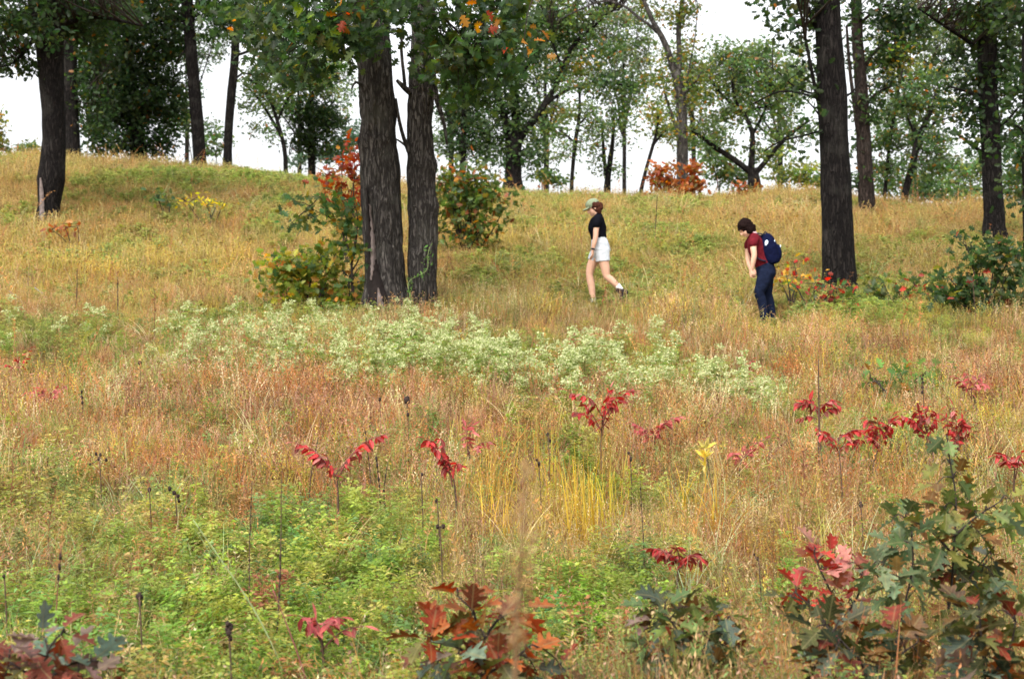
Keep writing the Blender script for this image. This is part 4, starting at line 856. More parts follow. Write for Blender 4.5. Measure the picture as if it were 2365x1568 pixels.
def scatter(name, label, protos, pts, rotz, tilt, scale, col, idx, cat=None):
    n = len(pts)
    coll = bpy.data.collections.new(name + '_pieces')
    for i, me in enumerate(protos):
        o = bpy.data.objects.new('%s_piece_%02d' % (name, i), me); coll.objects.link(o)
    me = bpy.data.meshes.new(name); me.vertices.add(n); me.vertices.foreach_set('co', np.ascontiguousarray(pts, np.float32).ravel())
    a = me.attributes.new('rot', 'FLOAT_VECTOR', 'POINT'); a.data.foreach_set('vector', np.ascontiguousarray(np.stack([tilt[:, 0], tilt[:, 1], rotz], 1), np.float32).ravel())
    a = me.attributes.new('scl', 'FLOAT_VECTOR', 'POINT'); a.data.foreach_set('vector', np.ascontiguousarray(scale, np.float32).ravel())
    a = me.attributes.new('pick', 'INT', 'POINT'); a.data.foreach_set('value', np.asarray(idx, np.int32))
    a = me.attributes.new('col', 'FLOAT_COLOR', 'POINT'); c4 = np.ones((n, 4), np.float32); c4[:, :3] = np.clip(col, 0, .95); a.data.foreach_set('color', c4.ravel())
    me.materials.append(M_GRASS)
    o = put(name, me); tag(o, label, cat, None, 'stuff')
    ng = bpy.data.node_groups.new(name + '_scatter', 'GeometryNodeTree')
    ng.interface.new_socket('Geometry', in_out='INPUT', socket_type='NodeSocketGeometry'); ng.interface.new_socket('Geometry', in_out='OUTPUT', socket_type='NodeSocketGeometry')
    nd = ng.nodes; L = ng.links.new
    gi = nd.new('NodeGroupInput'); go = nd.new('NodeGroupOutput'); ip = nd.new('GeometryNodeInstanceOnPoints'); ci = nd.new('GeometryNodeCollectionInfo')
    ci.inputs['Collection'].default_value = coll; ci.inputs['Separate Children'].default_value = True; ci.inputs['Reset Children'].default_value = True
    def na(t, nm):
        x = nd.new('GeometryNodeInputNamedAttribute'); x.data_type = t; x.inputs['Name'].default_value = nm; return x.outputs['Attribute']
    er = nd.new('FunctionNodeEulerToRotation')
    L(gi.outputs[0], ip.inputs['Points']); L(ci.outputs[0], ip.inputs['Instance']); ip.inputs['Pick Instance'].default_value = True
    L(na('INT', 'pick'), ip.inputs['Instance Index']); L(na('FLOAT_VECTOR', 'rot'), er.inputs[0]); L(er.outputs[0], ip.inputs['Rotation']); L(na('FLOAT_VECTOR', 'scl'), ip.inputs['Scale'])
    L(ip.outputs[0], go.inputs[0])
    md = o.modifiers.new('scatter', 'NODES'); md.node_group = ng
    return o

def G(c, r, c0, r0, s, t): return np.exp(-((c - c0) / s) ** 2 - ((r - r0) / t) ** 2)
def field(bands, side=1.28, zlift=.25):
    """random ground points; bands = (y0, y1, density per square metre)"""
    out = []
    for (y0, y1, den) in bands:
        n = int(den * .36 * side * (y1 * y1 - y0 * y0))
        y = np.sqrt(RNG.uniform(y0 * y0, y1 * y1, n)); x = RNG.uniform(-.36 * side, .36 * side, n) * y
        out.append(np.stack([x, y, zt(x, y)], 1))
    p = np.concatenate(out); q = p.copy(); q[:, 2] += zlift
    c, r = proj(q)
    return p, c, r
def nz(p, s, k): return vnoise(p[:, 0] * s + 100, p[:, 1] * s + 100, k)
def greenness(c, r, p):
    g = (.16 + .12 * smooth(1000, 1250, r) - .45 * G(c, r, 1780, 1230, 380, 140) - .3 * G(c, r, 1150, 1180, 200, 80) + .85 * G(c, r, 200, 1480, 520, 150) + .65 * G(c, r, 720, 1450, 260, 150) + 1.0 * G(c, r, 1380, 1370, 170, 110) + .75 * G(c, r, 760, 1240, 200, 90) + .55 * G(c, r, 260, 1200, 330, 110)
         + .5 * G(c, r, 500, 965, 120, 60) + .45 * G(c, r, 60, 1040, 220, 110) + .5 * G(c, r, 1450, 1120, 130, 60) + .45 * G(c, r, 1900, 1030, 240, 60) + .95 * G(c, r, 600, 400, 300, 32)
         + .4 * G(c, r, 1580, 535, 170, 40) + .4 * G(c, r, 1420, 690, 160, 40) + .5 * G(c, r, 2080, 880, 150, 45) + .35 * G(c, r, 300, 770, 500, 60) + .25 * G(c, r, 1300, 460, 200, 40) + .5 * G(c, r, 2030, 700, 260, 45) + .5 * G(c, r, 1150, 640, 110, 60) + .3 * G(c, r, 680, 490, 120, 60))
    return np.clip(g + (nz(p, .55, 3) - .5) * .7 + (nz(p, 1.7, 5) - .5) * .5, 0, 1)
def rustness(c, r, p):
    g = (.24 + .55 * G(c, r, 450, 890, 420, 60) + .55 * G(c, r, 1150, 980, 1100, 140) + .25 * G(c, r, 300, 1100, 400, 200) + .6 * G(c, r, 720, 1120, 190, 80) + .5 * G(c, r, 1050, 940, 320, 70) + .45 * G(c, r, 1650, 800, 500, 60) + .5 * G(c, r, 350, 470, 330, 45) + .5 * G(c, r, 300, 660, 400, 40)
         + .35 * G(c, r, 2150, 480, 300, 100) + .4 * G(c, r, 2200, 830, 300, 80) + .5 * G(c, r, 1300, 1010, 200, 60) + .5 * G(c, r, 1700, 1230, 250, 60))
    return np.clip(g + (nz(p, .5, 11) - .5) * .6 + (nz(p, 1.6, 12) - .5) * .5, 0, 1)
def goldness(c, r, p):
    g = .15 + .9 * G(c, r, 330, 600, 380, 70) + .6 * G(c, r, 1220, 1090, 190, 100) + .35 * G(c, r, 1750, 1180, 400, 100) + .4 * G(c, r, 1400, 560, 300, 90) + .35 * G(c, r, 2050, 720, 400, 60) + .2 * G(c, r, 1500, 700, 300, 60)
    return np.clip(g + (nz(p, .7, 21) - .5) * .5, 0, 1)
def whiteband(c, r):
    X = [-200, 0, 200, 350, 470, 600, 750, 900, 1050, 1150, 1250, 1350, 1450, 1550, 1650, 1750, 1840, 1900]
    ctr = np.interp(c, X, [745, 745, 755, 760, 760, 775, 785, 785, 790, 815, 845, 838, 830, 845, 865, 888, 905, 915])
    hh = np.interp(c, X, [40, 40, 42, 45, 50, 55, 65, 62, 62, 48, 40, 58, 62, 55, 42, 34, 16, 8])
    st = np.interp(c, X, [.05, .06, .05, .08, .20, .75, 1, 1, 1, 1, 1, 1, 1, 1, 1, .9, .5, 0])
    return st * np.exp(-np.abs((r - ctr) / hh) ** 3.5)

TAN = np.array([.43, .32, .16]); RUST = np.array([.37, .18, .075]); PINK = np.array([.37, .225, .15]); GOLD = np.array([.43, .345, .08]); OLIV = np.array([.255, .265, .09]); STRAW = np.array([.52, .45, .28]); GRN = np.array([.15, .225, .08]); BRN = np.array([.15, .085, .05])

def cover():
    # dry grass
    pr_n = [grass_tuft(i, 54, .32 + .05 * (i % 3), .0036, .13, .16, .6, 4, 26, .015) for i in range(6)]
    pr_m = [grass_tuft(i, 40, .40 + .05 * (i % 3), .0070, .16, .35, .5, 3, 24, .022) for i in range(5)]
    pr_f = [grass_tuft(i, 30, .38 + .05 * (i % 3), .013, .24, .3, .7, 2, 14, .036) for i in range(5)]
    p, c, r = field([(2.6, 4.5, 60), (4.5, 9, 80), (9, 15, 62), (15, 26, 44), (26, 48, 30)])
    g = greenness(c, r, p); ru = rustness(c, r, p); go = goldness(c, r, p); wb = whiteband(c, r)
    keep = RNG.uniform(size=len(p)) < (1 - .45 * g * (p[:, 1] < 24)) * (1 - .2 * wb)
    p, c, r, g, ru, go = p[keep], c[keep], r[keep], g[keep], ru[keep], go[keep]; n = len(p)
    W = np.stack([.50 + 0 * g, 1.5 * ru, 1.1 * ru + .15, 1.25 * go, .75 * g + .42, .20 + 0 * g, 1.1 * g + .08, .24 + .3 * ru], 1); W /= W.sum(1)[:, None]
    u = RNG.uniform(size=n)[:, None]; k = (u > np.cumsum(W, 1)).sum(1).clip(0, 7)
    col = np.array([TAN, RUST, PINK, GOLD, OLIV, STRAW, GRN, BRN])[k] * 1.02
    mean = W @ np.array([TAN, RUST, PINK, GOLD, OLIV, STRAW, GRN, BRN]) * 1.02
    far = smooth(12, 34, p[:, 1])[:, None]
    col = col * (1 - .45 * far) + mean * .45 * far
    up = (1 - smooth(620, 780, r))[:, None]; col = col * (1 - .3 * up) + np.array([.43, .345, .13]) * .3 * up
    col = col * RNG.uniform(.8, 1.2, (n, 1)) * RNG.uniform(.94, 1.06, (n, 3))
    idx = np.where(p[:, 1] < 10, RNG.integers(0, 6, n), np.where(p[:, 1] < 22, 6 + RNG.integers(0, 5, n), 11 + RNG.integers(0, 5, n)))
    s = RNG.uniform(.6, 1.25, n) * (.45 + .55 * nz(p, .9, 31) + .55 * nz(p, .35, 33)); s = s * np.where(p[:, 1] < 5, .6, 1); s = s * (1 - (.25 * (np.abs(c - 1400) < 120) + .55 * (np.abs(c - 1765) < 70)) * smooth(16.8, 18.5, p[:, 1]) * (1 - smooth(22, 23, p[:, 1])))
    sc3 = np.stack([s, s, s * (1 - .40 * g)], 1)
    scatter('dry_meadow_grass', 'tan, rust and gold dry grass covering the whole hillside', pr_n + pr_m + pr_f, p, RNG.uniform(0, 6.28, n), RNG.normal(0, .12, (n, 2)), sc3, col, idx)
    # leafy ground cover
    pr = [forb(i, .24 + .05 * (i % 3), 8, 17, .025, .0135) for i in range(6)] + [forb(i, .30, 7, 14, .042, .009, False) for i in range(3)] + [forb(i, .30, 7, 14, .045, .024) for i in range(4)]
    p, c, r = field([(2.6, 4.5, 36), (4.5, 9, 64), (9, 15, 46), (15, 26, 36), (26, 47, 22)])
    g = greenness(c, r, p); wb = whiteband(c, r)
    keep = RNG.uniform(size=len(p)) < np.clip(g * 1.1 - .04 + .3 * wb, .16, 1)
    p, c, r, g = p[keep], c[keep], r[keep], g[keep]; n = len(p)
    pal = [(4, (.18, .27, .05)), (3, (.225, .31, .065)), (1.6, (.14, .25, .085)), (2, (.28, .31, .07)), (1, (.36, .33, .10)), (.6, (.085, .15, .05)), (.7, (.38, .25, .10)), (.4, (.30, .14, .07))]
    col = pick(pal, n, .25)
    bl = .35 * G(c, r, 150, 1500, 400, 90); col = col * (1 - bl[:, None]) + np.array([.14, .25, .08]) * bl[:, None]
    dry = np.clip(G(c, r, 260, 1180, 330, 90) * .4 + (1 - g) * .75 * RNG.uniform(.2, 1.2, n), 0, 1); col = col * (1 - dry[:, None]) + pick([(3, (.28, .26, .09)), (2, (.36, .26, .11)), (1, (.34, .18, .09)), (1, (.38, .32, .07))], n, .2) * dry[:, None]
    idx = np.where(p[:, 1] < 20, RNG.integers(0, 9, n), 9 + RNG.integers(0, 4, n))
    s = RNG.uniform(.7, 1.3, n)
    far2 = smooth(13, 22, p[:, 1])[:, None] * .5; col = col * (1 - far2) + np.array([.25, .27, .09]) * far2
    s = s * (1 - (.15 * (np.abs(c - 1400) < 120) + .5 * (np.abs(c - 1765) < 70)) * smooth(16.8, 18.5, p[:, 1]) * (1 - smooth(22, 23, p[:, 1])))
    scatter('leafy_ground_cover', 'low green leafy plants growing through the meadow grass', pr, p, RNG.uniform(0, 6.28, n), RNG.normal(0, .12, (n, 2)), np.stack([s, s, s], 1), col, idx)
    # white flowers
    pr = [boneset(i) for i in range(6)]
    p, c, r = field([(9, 27, 22)], zlift=.38)
    wb = whiteband(c, r); clump = np.clip((nz(p, 1.3, 41) - .22) * 2.0, 0, 1)
    extra = .5 * G(c, r, 718, 860, 22, 14) + .3 * G(c, r, 520, 800, 90, 40)
    keep = RNG.uniform(size=len(p)) < np.clip(wb * (.5 + .6 * clump) + extra, 0, 1)
    p = p[keep]; n = len(p); s = RNG.uniform(.65, 1.12, n)
    scatter('white_wildflowers', 'band of pale green plants with white flower heads across the meadow', pr, p, RNG.uniform(0, 6.28, n), RNG.normal(0, .08, (n, 2)), np.stack([s, s, s], 1), pick([(3, (.20, .26, .075)), (2, (.25, .30, .09)), (1, (.15, .20, .055)), (.7, (.30, .27, .11))], n, .25), RNG.integers(0, 6, n))
    # yellow grass clump
    pr = [grass_tuft(i, 22, .58, .008, .12, 0, .45, 4) for i in range(4)]
    p, c, r = field([(7.5, 12.5, 26)], zlift=.35)
    m = .8 * G(c, r, 1170, 1075, 95, 85) + .6 * G(c, r, 1330, 1120, 80, 60) + .05 * G(c, r, 1720, 1180, 300, 70) + .05 * G(c, r, 1500, 1180, 200, 60)
    keep = RNG.uniform(size=len(p)) < m; p = p[keep]; n = len(p); s = RNG.uniform(.7, 1.15, n)
    scatter('yellow_grass', 'bright yellow clump of taller grass in the middle of the meadow', pr, p, RNG.uniform(0, 6.28, n), RNG.normal(0, .08, (n, 2)), np.stack([s, s, s], 1), pick([(4, (.48, .35, .06)), (2, (.42, .34, .11)), (2, (.40, .25, .07))], n, .2), RNG.integers(0, 4, n))
    # loose straw and seed stems
    pr = [straw_tuft(i) for i in range(4)] + [seed_stem(i) for i in range(5)]
    p, c, r = field([(6.5, 9, 4.5), (9, 16, 4.2), (16, 46, 1.8)], zlift=.3)
    straw = .10 + .9 * G(c, r, 560, 985, 150, 60) + .35 * G(c, r, 600, 860, 300, 60) + .4 * G(c, r, 1250, 920, 150, 50) + .3 * G(c, r, 1420, 1400, 160, 90) + .3 * G(c, r, 500, 1400, 500, 140)
    isst = RNG.uniform(size=len(p)) < .8 * straw + .13
    isseed = (~isst) & (RNG.uniform(size=len(p)) < .55)
    keep = isst | (isseed & (RNG.uniform(size=len(p)) < .6)); p = p[keep]; isst = isst[keep]; n = len(p)
    cs = pick([(3, (.66, .55, .32)), (2, (.55, .48, .20)), (1.3, (.40, .48, .26))], n, .2); cd = pick([(2, (.30, .15, .08)), (2, (.46, .28, .13)), (1, (.16, .08, .05))], n, .2)
    wide = np.where(p[:, 1] > 16, 1.7, 1.0) * RNG.uniform(.8, 1.15, n); s = RNG.uniform(.7, 1.1, n)
    scatter('straw_and_seed_stems', 'pale straw blades and brown seed stems standing above the grass', pr, p, RNG.uniform(0, 6.28, n), RNG.normal(0, .14, (n, 2)), np.stack([wide, wide, s], 1), np.where(isst[:, None], cs, cd), np.where(isst, RNG.integers(0, 4, n), 4 + RNG.integers(0, 5, n)))
cover()
# ------------------------------------------------------------------ shrubs and saplings with whole leaves
def shrub(name, label, cat, c, r, clumps, palette, size=.13, tmpl=OAK_HI, dens=1.6, stems=None, mat=None, group=None, stemmat=None, spread=.13, droop=.35, yscale=.6, Y=None, upw=.7, stem_w=.02):
    if Y is None: b = hit(c, r)
    else: x = P(c, r, Y)[0]; b = np.array([x, Y, zat(x, Y)])
    root = empty(name, b, label, cat, group); Yb = b[1]; mb = MB(); sk = []
    for i, st in enumerate(stems or [[(cl[0], cl[1])] for cl in clumps]):
        p = [b + np.array([RNG.normal(0, .03), RNG.normal(0, .03), -.05])]
        for (cc, rr) in st: p.append(P(cc, rr, Yb + RNG.normal(0, .08)))
        if len(p) == 2: p.insert(1, (p[0] + p[1]) / 2 + np.array([RNG.normal(0, .05), RNG.normal(0, .05), .03]))
        rad = np.linspace(stem_w, .004, len(p)); q, rq = refine(p, rad, .06); mb.tube(q, rq, 6); sk.append(q[len(q) // 4:])
    mb.build('stem', stemmat or M_TWIG, root, b)
    crown(clumps, Yb, np.concatenate(sk), palette, size, tmpl, mat or M_LEAF, root, b, dens, spread=spread, name='foliage', droop=droop, yscale=yscale, jit=.3, twigmat=stemmat, upw=upw)
    return root
RED = [(4, (.22, .032, .010)), (3, (.27, .075, .014)), (2, (.22, .028, .016)), (1.2, (.36, .18, .045)), (.8, (.12, .12, .03))]
ORG = [(4, (.29, .10, .025)), (3, (.24, .065, .02)), (1, (.34, .18, .05)), (1, (.16, .14, .03))]
GY = [(4, (.11, .15, .026)), (3, (.165, .19, .032)), (1, (.06, .10, .036)), (1.8, (.28, .25, .035)), (1.1, (.36, .16, .03))]
GR = [(5, (.075, .115, .024)), (2, (.05, .09, .028)), (2.6, (.15, .16, .028)), (.9, (.22, .075, .025)), (.8, (.32, .16, .03))]
SP = [(3, (.055, .115, .04)), (3, (.075, .14, .045)), (3, (.09, .13, .025)), (1.2, (.20, .18, .03)), (.5, (.34, .17, .03))]
shrub('shrub', 'rounded green and orange oak shrub at the left foot of the split oak', 'shrub', 705, 742, [(650, 650, 58, 52), (700, 610, 70, 40), (745, 650, 60, 60), (690, 690, 80, 34), (640, 605, 32, 24), (770, 610, 34, 36), (640, 700, 44, 24), (790, 690, 40, 30, -.2), (735, 585, 28, 18)], GY, .125, dens=2.8)
shrub('sapling', 'tall green oak sapling leaning against the left side of the split oak', 'sapling', 815, 745, [(750, 500, 50, 38), (700, 490, 34, 32), (800, 520, 44, 44), (830, 570, 30, 34), (720, 460, 22, 18), (820, 480, 34, 26), (790, 570, 26, 18), (825, 640, 24, 40), (810, 690, 28, 24), (775, 455, 40, 20), (676, 510, 16, 14), (835, 600, 20, 30, -.35)], SP, .135, dens=1.5,
      stems=[[(818, 690), (812, 620), (800, 560), (770, 510), (715, 480)], [(812, 620), (822, 560), (825, 500), (815, 460)], [(806, 650), (828, 600), (835, 560)]])
shrub('sapling', 'fiery red oak sapling behind the left side of the split oak', 'sapling', 806, 600, [(800, 420, 44, 36), (775, 440, 30, 22), (825, 385, 20, 32), (820, 340, 14, 22), (812, 460, 30, 24), (835, 450, 22, 30), (790, 385, 22, 18)], RED, .13, dens=2.2, Y=24.5)
shrub('shrub', 'dark green and rust shrub behind the right trunk of the split oak', 'shrub', 1075, 590, [(1050, 420, 40, 40), (1100, 430, 40, 44), (1140, 460, 30, 30), (1070, 470, 60, 40), (1120, 500, 36, 24), (1030, 490, 22, 36), (1165, 480, 14, 16), (1080, 510, 40, 20), (1018, 400, 22, 30), (1060, 440, 60, 50), (1110, 470, 50, 40), (1040, 380, 30, 20), (1130, 520, 40, 20), (1090, 400, 40, 24), (1050, 540, 50, 24), (1110, 530, 50, 24), (1080, 560, 60, 18)], GR, .125, dens=1.9, Y=26.5, spread=.2)
shrub('bush', 'rust orange bush on the ridge below the forked oak', 'bush', 1560, 470, [(1528, 405, 36, 24), (1582, 402, 40, 22), (1550, 435, 46, 22), (1600, 388, 20, 16), (1518, 382, 16, 14), (1548, 388, 34, 14), (1590, 432, 36, 20), (1520, 440, 30, 16), (1560, 455, 50, 14)], ORG, .15, OAK_LO, dens=2.3, Y=39.5)
shrub('bush', 'small rusty bush on the ridge left of the tall straight oak', 'bush', 1735, 470, [(1720, 438, 30, 12), (1748, 432, 16, 10)], ORG, .14, OAK_LO, dens=1.6, Y=39)
shrub('shrub', 'tall dark green shrub at the foot of the far right oak', 'shrub', 2270, 760, [(2270, 600, 50, 40), (2300, 570, 44, 24), (2230, 560, 34, 16), (2320, 640, 50, 44), (2240, 650, 50, 40), (2200, 690, 50, 34), (2290, 700, 66, 40), (2350, 700, 40, 50), (2190, 640, 36, 24), (2340, 580, 28, 20), (2250, 740, 60, 22), (2330, 745, 40, 20)], [(6, (.034, .066, .018)), (3, (.048, .082, .02)), (2, (.045, .08, .034)), (.7, (.14, .13, .025)), (.3, (.26, .05, .025))], .125, dens=2.6, yscale=.5)
shrub('shrub', 'low green shrub with red leaves between the tall straight oak and the dark shrub', 'shrub', 2080, 735, [(2040, 650, 34, 16), (2080, 660, 36, 22), (2120, 650, 34, 20), (2030, 680, 46, 24), (2100, 695, 56, 24), (2150, 670, 30, 26), (2150, 700, 30, 20)], GR[:2] + [(1.5, (.10, .13, .02)), (.9, (.34, .05, .03)), (.6, (.26, .22, .04))], .11, dens=1.3, yscale=.5)
shrub('shrub', 'low red and green shrub at the left foot of the tall straight oak', 'shrub', 1895, 740, [(1880, 655, 30, 14), (1870, 685, 30, 24), (1910, 690, 36, 18), (1960, 690, 34, 20), (1840, 660, 18, 18), (1930, 665, 40, 12)], [(3, (.05, .10, .03)), (2, (.36, .04, .03)), (1, (.12, .14, .03)), (1, (.22, .04, .03))], .11, dens=1.1, yscale=.5)
shrub('shrub', 'yellow and red leaved sprig just right of the backpack', 'shrub', 1830, 720, [(1815, 630, 24, 22), (1835, 610, 20, 14), (1805, 655, 18, 12), (1850, 640, 16, 16)], [(4, (.50, .33, .04)), (2, (.42, .10, .03)), (1, (.16, .18, .03)), (1, (.36, .04, .04))], .09, dens=1.2, yscale=.5)
shrub('shrub', 'small green oak shrub in the open grass right of the white flowers', 'shrub', 2075, 960, [(2030, 880, 34, 18), (2080, 875, 34, 24), (2120, 870, 26, 18), (2150, 860, 16, 14), (2060, 905, 40, 16), (2010, 870, 20, 14)], [(4, (.11, .19, .05)), (2, (.07, .13, .03)), (1, (.28, .14, .03))], .11, dens=1.0, yscale=.5)
shrub('shrub', 'yellow leaved sumac low on the left slope', 'shrub', 485, 535, [(470, 462, 34, 12), (520, 460, 24, 14), (430, 465, 20, 12), (500, 475, 26, 10)], [(3, (.55, .42, .02)), (1, (.45, .26, .04))], .12, OVAL, dens=.8, Y=None, spread=.10, upw=.2)
shrub('shrub', 'small dark green sprig left of the yellow leaved sumac', 'shrub', 378, 520, [(360, 452, 16, 10), (382, 450, 20, 14), (372, 470, 16, 10)], SP, .12, dens=1.1)
shrub('shrub', 'rusty little shrub at the foot of the leaning leftmost oak', 'shrub', 165, 590, [(150, 525, 28, 12), (178, 518, 22, 14), (120, 530, 16, 8)], ORG, .12, OAK_LO, dens=1.0)
# --- foreground oak saplings: every leaf on a twig
def oak_sapling(label, c, r, Y, stems, sprays, palette, size=.15, cat='sapling', per=7, extra=1, spread=1.0, stem_w=.007, droop=.15):
    """stems: picture polylines from the foot; sprays: (column, row, leaves, depth offset[, palette])"""
    x = P(c, r, Y)[0]; b = np.array([x, Y, zat(x, Y)]); root = empty('oak_sapling', b, label, cat); mb = MB(); sk = []
    for st in stems:
        p = [P(cc, rr, Y) + RNG.normal(0, .006, 3) for (cc, rr) in st]
        if st[0] == (c, r): p[0] = b - np.array([0, 0, .04])
        q, rq = refine(p, np.linspace(stem_w, stem_w * .4, len(p)), .03); mb.tube(q, rq, 6); sk.append(q)
    SK = np.concatenate(sk); PO = []; D = []; NN = []; S = []; CO = []
    for sp in sprays:
        cc, rr, n, dy = sp[:4]; pal = sp[4] if len(sp) > 4 else palette
        e = P(cc, rr, Y + dy); j = int(np.argmin(np.linalg.norm(SK - e, axis=1))); a = SK[j]
        q, rq = refine([a, (a + e) / 2 + np.array([0, 0, .02]), e], [stem_w * .55, stem_w * .4, stem_w * .3], .03); mb.tube(q, rq, 5)
        ax = e - a; ax = ax / (np.linalg.norm(ax) + 1e-6); a0 = RNG.uniform(0, 6.28)
        u = np.cross(ax, [0, 0, 1.]); u = u / (np.linalg.norm(u) + 1e-6) if np.linalg.norm(u) > .1 else np.array([1., 0, 0]); v = np.cross(ax, u)
        for k in range(n + extra):
            t = a0 + 2.4 * k; op = RNG.uniform(.5, 1.15); d = ax * RNG.uniform(.15, .8) + (u * math.cos(t) + v * math.sin(t)) * op; d[2] -= droop; d /= np.linalg.norm(d)
            pet = e - ax * .012 * k + d * .018; mb.tube(np.array([e - ax * .012 * k, pet]), [.0015, .0012], 4)
            PO.append(pet); D.append(d); NN.append(np.array([RNG.normal(0, .38), RNG.normal(.08, .38), 1.])); S.append(size * RNG.uniform(.7, 1.15)); CO.append(pick(pal, 1, .3)[0])
    mb.build('stem', M_TWIG, root, b)
    me = leaf_mesh('foliage', np.array(PO) - b, np.array(D), np.array(NN), np.array(S), np.clip(np.array(CO), 0, 1), OAK_HI, M_NEAR, curl=.12)
    put('foliage', me, root); return root
FR = [(3, (.20, .028, .008)), (3, (.24, .06, .012)), (2, (.10, .026, .010)), (2, (.07, .065, .016)), (.8, (.28, .17, .06))]
FG = [(3, (.055, .09, .026)), (3, (.08, .115, .026)), (2.4, (.11, .11, .02)), (1, (.032, .05, .018)), (.9, (.10, .135, .08)), (1.6, (.18, .08, .024))]
FD = [(3, (.035, .042, .013)), (3, (.09, .042, .012)), (1.6, (.15, .022, .011)), (1.5, (.03, .048, .03)), (1, (.065, .07, .016)), (.6, (.10, .13, .09))]
FGr = [(3, (.10, .145, .11)), (2, (.16, .10, .08)), (1, (.09, .14, .06))]  # grey-green entries, here and above, paint sky highlights into the leaf colour
oak_sapling('fire red oak sapling in the foreground, bottom middle', 1125, 1640, 5.3, [[(1125, 1640), (1120, 1560), (1105, 1480), (1090, 1420), (1062, 1370)], [(1110, 1500), (1150, 1440), (1190, 1410)], [(1116, 1540), (1060, 1490), (1000, 1480)], [(1118, 1560), (1180, 1520), (1230, 1490)]],
            [(1055, 1362, 3, .0), (1090, 1420, 6, -.05), (1035, 1440, 6, .05), (1165, 1430, 5, .05), (1205, 1400, 4, .1), (985, 1470, 5, -.05), (1120, 1470, 6, -.1), (1215, 1490, 5, 0), (1060, 1510, 6, -.1, FGr), (1150, 1520, 7, -.15), (1010, 1540, 5, .05, FGr), (1240, 1550, 5, .1, FD), (1110, 1560, 6, -.15), (1310, 1552, 4, .1, FD)], FR, .125)
oak_sapling('purplish red oak sapling cut by the bottom left corner', 95, 1640, 4.8, [[(95, 1640), (105, 1560), (120, 1500), (150, 1460)], [(98, 1580), (60, 1540), (20, 1530)], [(100, 1570), (160, 1540), (210, 1530)]],
            [(150, 1462, 4, 0), (95, 1470, 4, .1, FGr), (25, 1500, 5, 0), (60, 1530, 5, -.1), (150, 1520, 5, .05, FGr), (210, 1520, 4, 0, FGr), (110, 1560, 6, -.1), (10, 1560, 5, .05), (250, 1556, 3, .1), (180, 1566, 5, -.05), (-30, 1540, 5, .1)], [(4, (.11, .022, .012)), (3, (.17, .03, .016)), (1.5, (.07, .065, .018)), (1.2, (.16, .10, .09))], .12)
oak_sapling('tall blue green oak sapling in the right foreground', 2175, 1650, 6.2, [[(2175, 1650), (2180, 1480), (2188, 1380), (2205, 1260), (2200, 1150), (2195, 1060), (2188, 1010)], [(2186, 1400), (2240, 1330), (2300, 1260)], [(2200, 1280), (2150, 1230), (2090, 1200)], [(2203, 1240), (2260, 1190), (2310, 1160)]],
            [(2188, 1016, 2, 0), (2178, 1065, 3, .1), (2215, 1095, 3, 0), (2160, 1120, 3, -.05), (2230, 1150, 4, .1), (2280, 1175, 4, 0), (2180, 1170, 4, -.1), (2100, 1190, 6, 0), (2140, 1215, 6, -.1), (2210, 1210, 6, .1), (2260, 1230, 6, 0), (2310, 1200, 5, .1), (2180, 1260, 6, -.1), (2230, 1280, 6, 0), (2060, 1200, 4, 0), (2290, 1290, 5, .1, FD), (2200, 1320, 5, 0, FD), (2330, 1150, 4, .1), (2165, 1310, 5, .05), (2240, 1340, 5, .1), (2300, 1340, 5, 0), (2190, 1390, 5, -.05), (2270, 1240, 5, -.1)], FG, .112)
oak_sapling('slim oak sapling with grey green leaves left of the tall blue green sapling', 2055, 1650, 6.0, [[(2055, 1650), (2068, 1500), (2085, 1400), (2100, 1310), (2105, 1240)], [(2085, 1400), (2040, 1340), (2010, 1310)]],
            [(2105, 1235, 5, 0), (2060, 1260, 5, .05), (2040, 1300, 5, -.05), (2110, 1300, 5, .05), (2075, 1330, 5, -.1), (2020, 1320, 4, 0), (2120, 1360, 4, .1), (2055, 1380, 4, 0)], [(3, (.075, .115, .05)), (2, (.105, .14, .07)), (1, (.06, .095, .03)), (.6, (.16, .09, .03))], .112)
oak_sapling('scarlet and pink leaved oak sapling in the right foreground', 1950, 1600, 6.2, [[(1950, 1600), (1945, 1480), (1925, 1390), (1900, 1320), (1880, 1280)], [(1940, 1440), (1980, 1370), (1990, 1320)], [(1945, 1480), (1890, 1420), (1840, 1370)]],
            [(1885, 1268, 5, 0), (1930, 1275, 5, .05), (1960, 1300, 5, -.05), (1900, 1310, 5, 0), (1985, 1330, 4, 0), (1840, 1350, 5, .05), (1870, 1390, 5, 0, FD), (1930, 1370, 4, -.05), (1960, 1390, 4, .1), (1820, 1400, 5, 0, FD)], [(4, (.27, .02, .014)), (2, (.38, .15, .12)), (1.5, (.17, .04, .016))], .108)
oak_sapling('dark bronze oak sapling low in the right foreground', 2030, 1680, 5.4, [[(2030, 1680), (2000, 1560), (1950, 1480), (1900, 1440)], [(2010, 1580), (2080, 1520), (2120, 1480)]],
            [(1900, 1440, 6, 0), (1950, 1430, 6, .05), (1870, 1470, 5, 0), (1930, 1500, 6, -.1), (2000, 1460, 6, .1), (2060, 1450, 6, 0), (2110, 1470, 6, .05), (1990, 1530, 6, -.1), (2060, 1530, 6, -.1), (1880, 1540, 5, 0), (2130, 1540, 5, 0)], FD, .12)
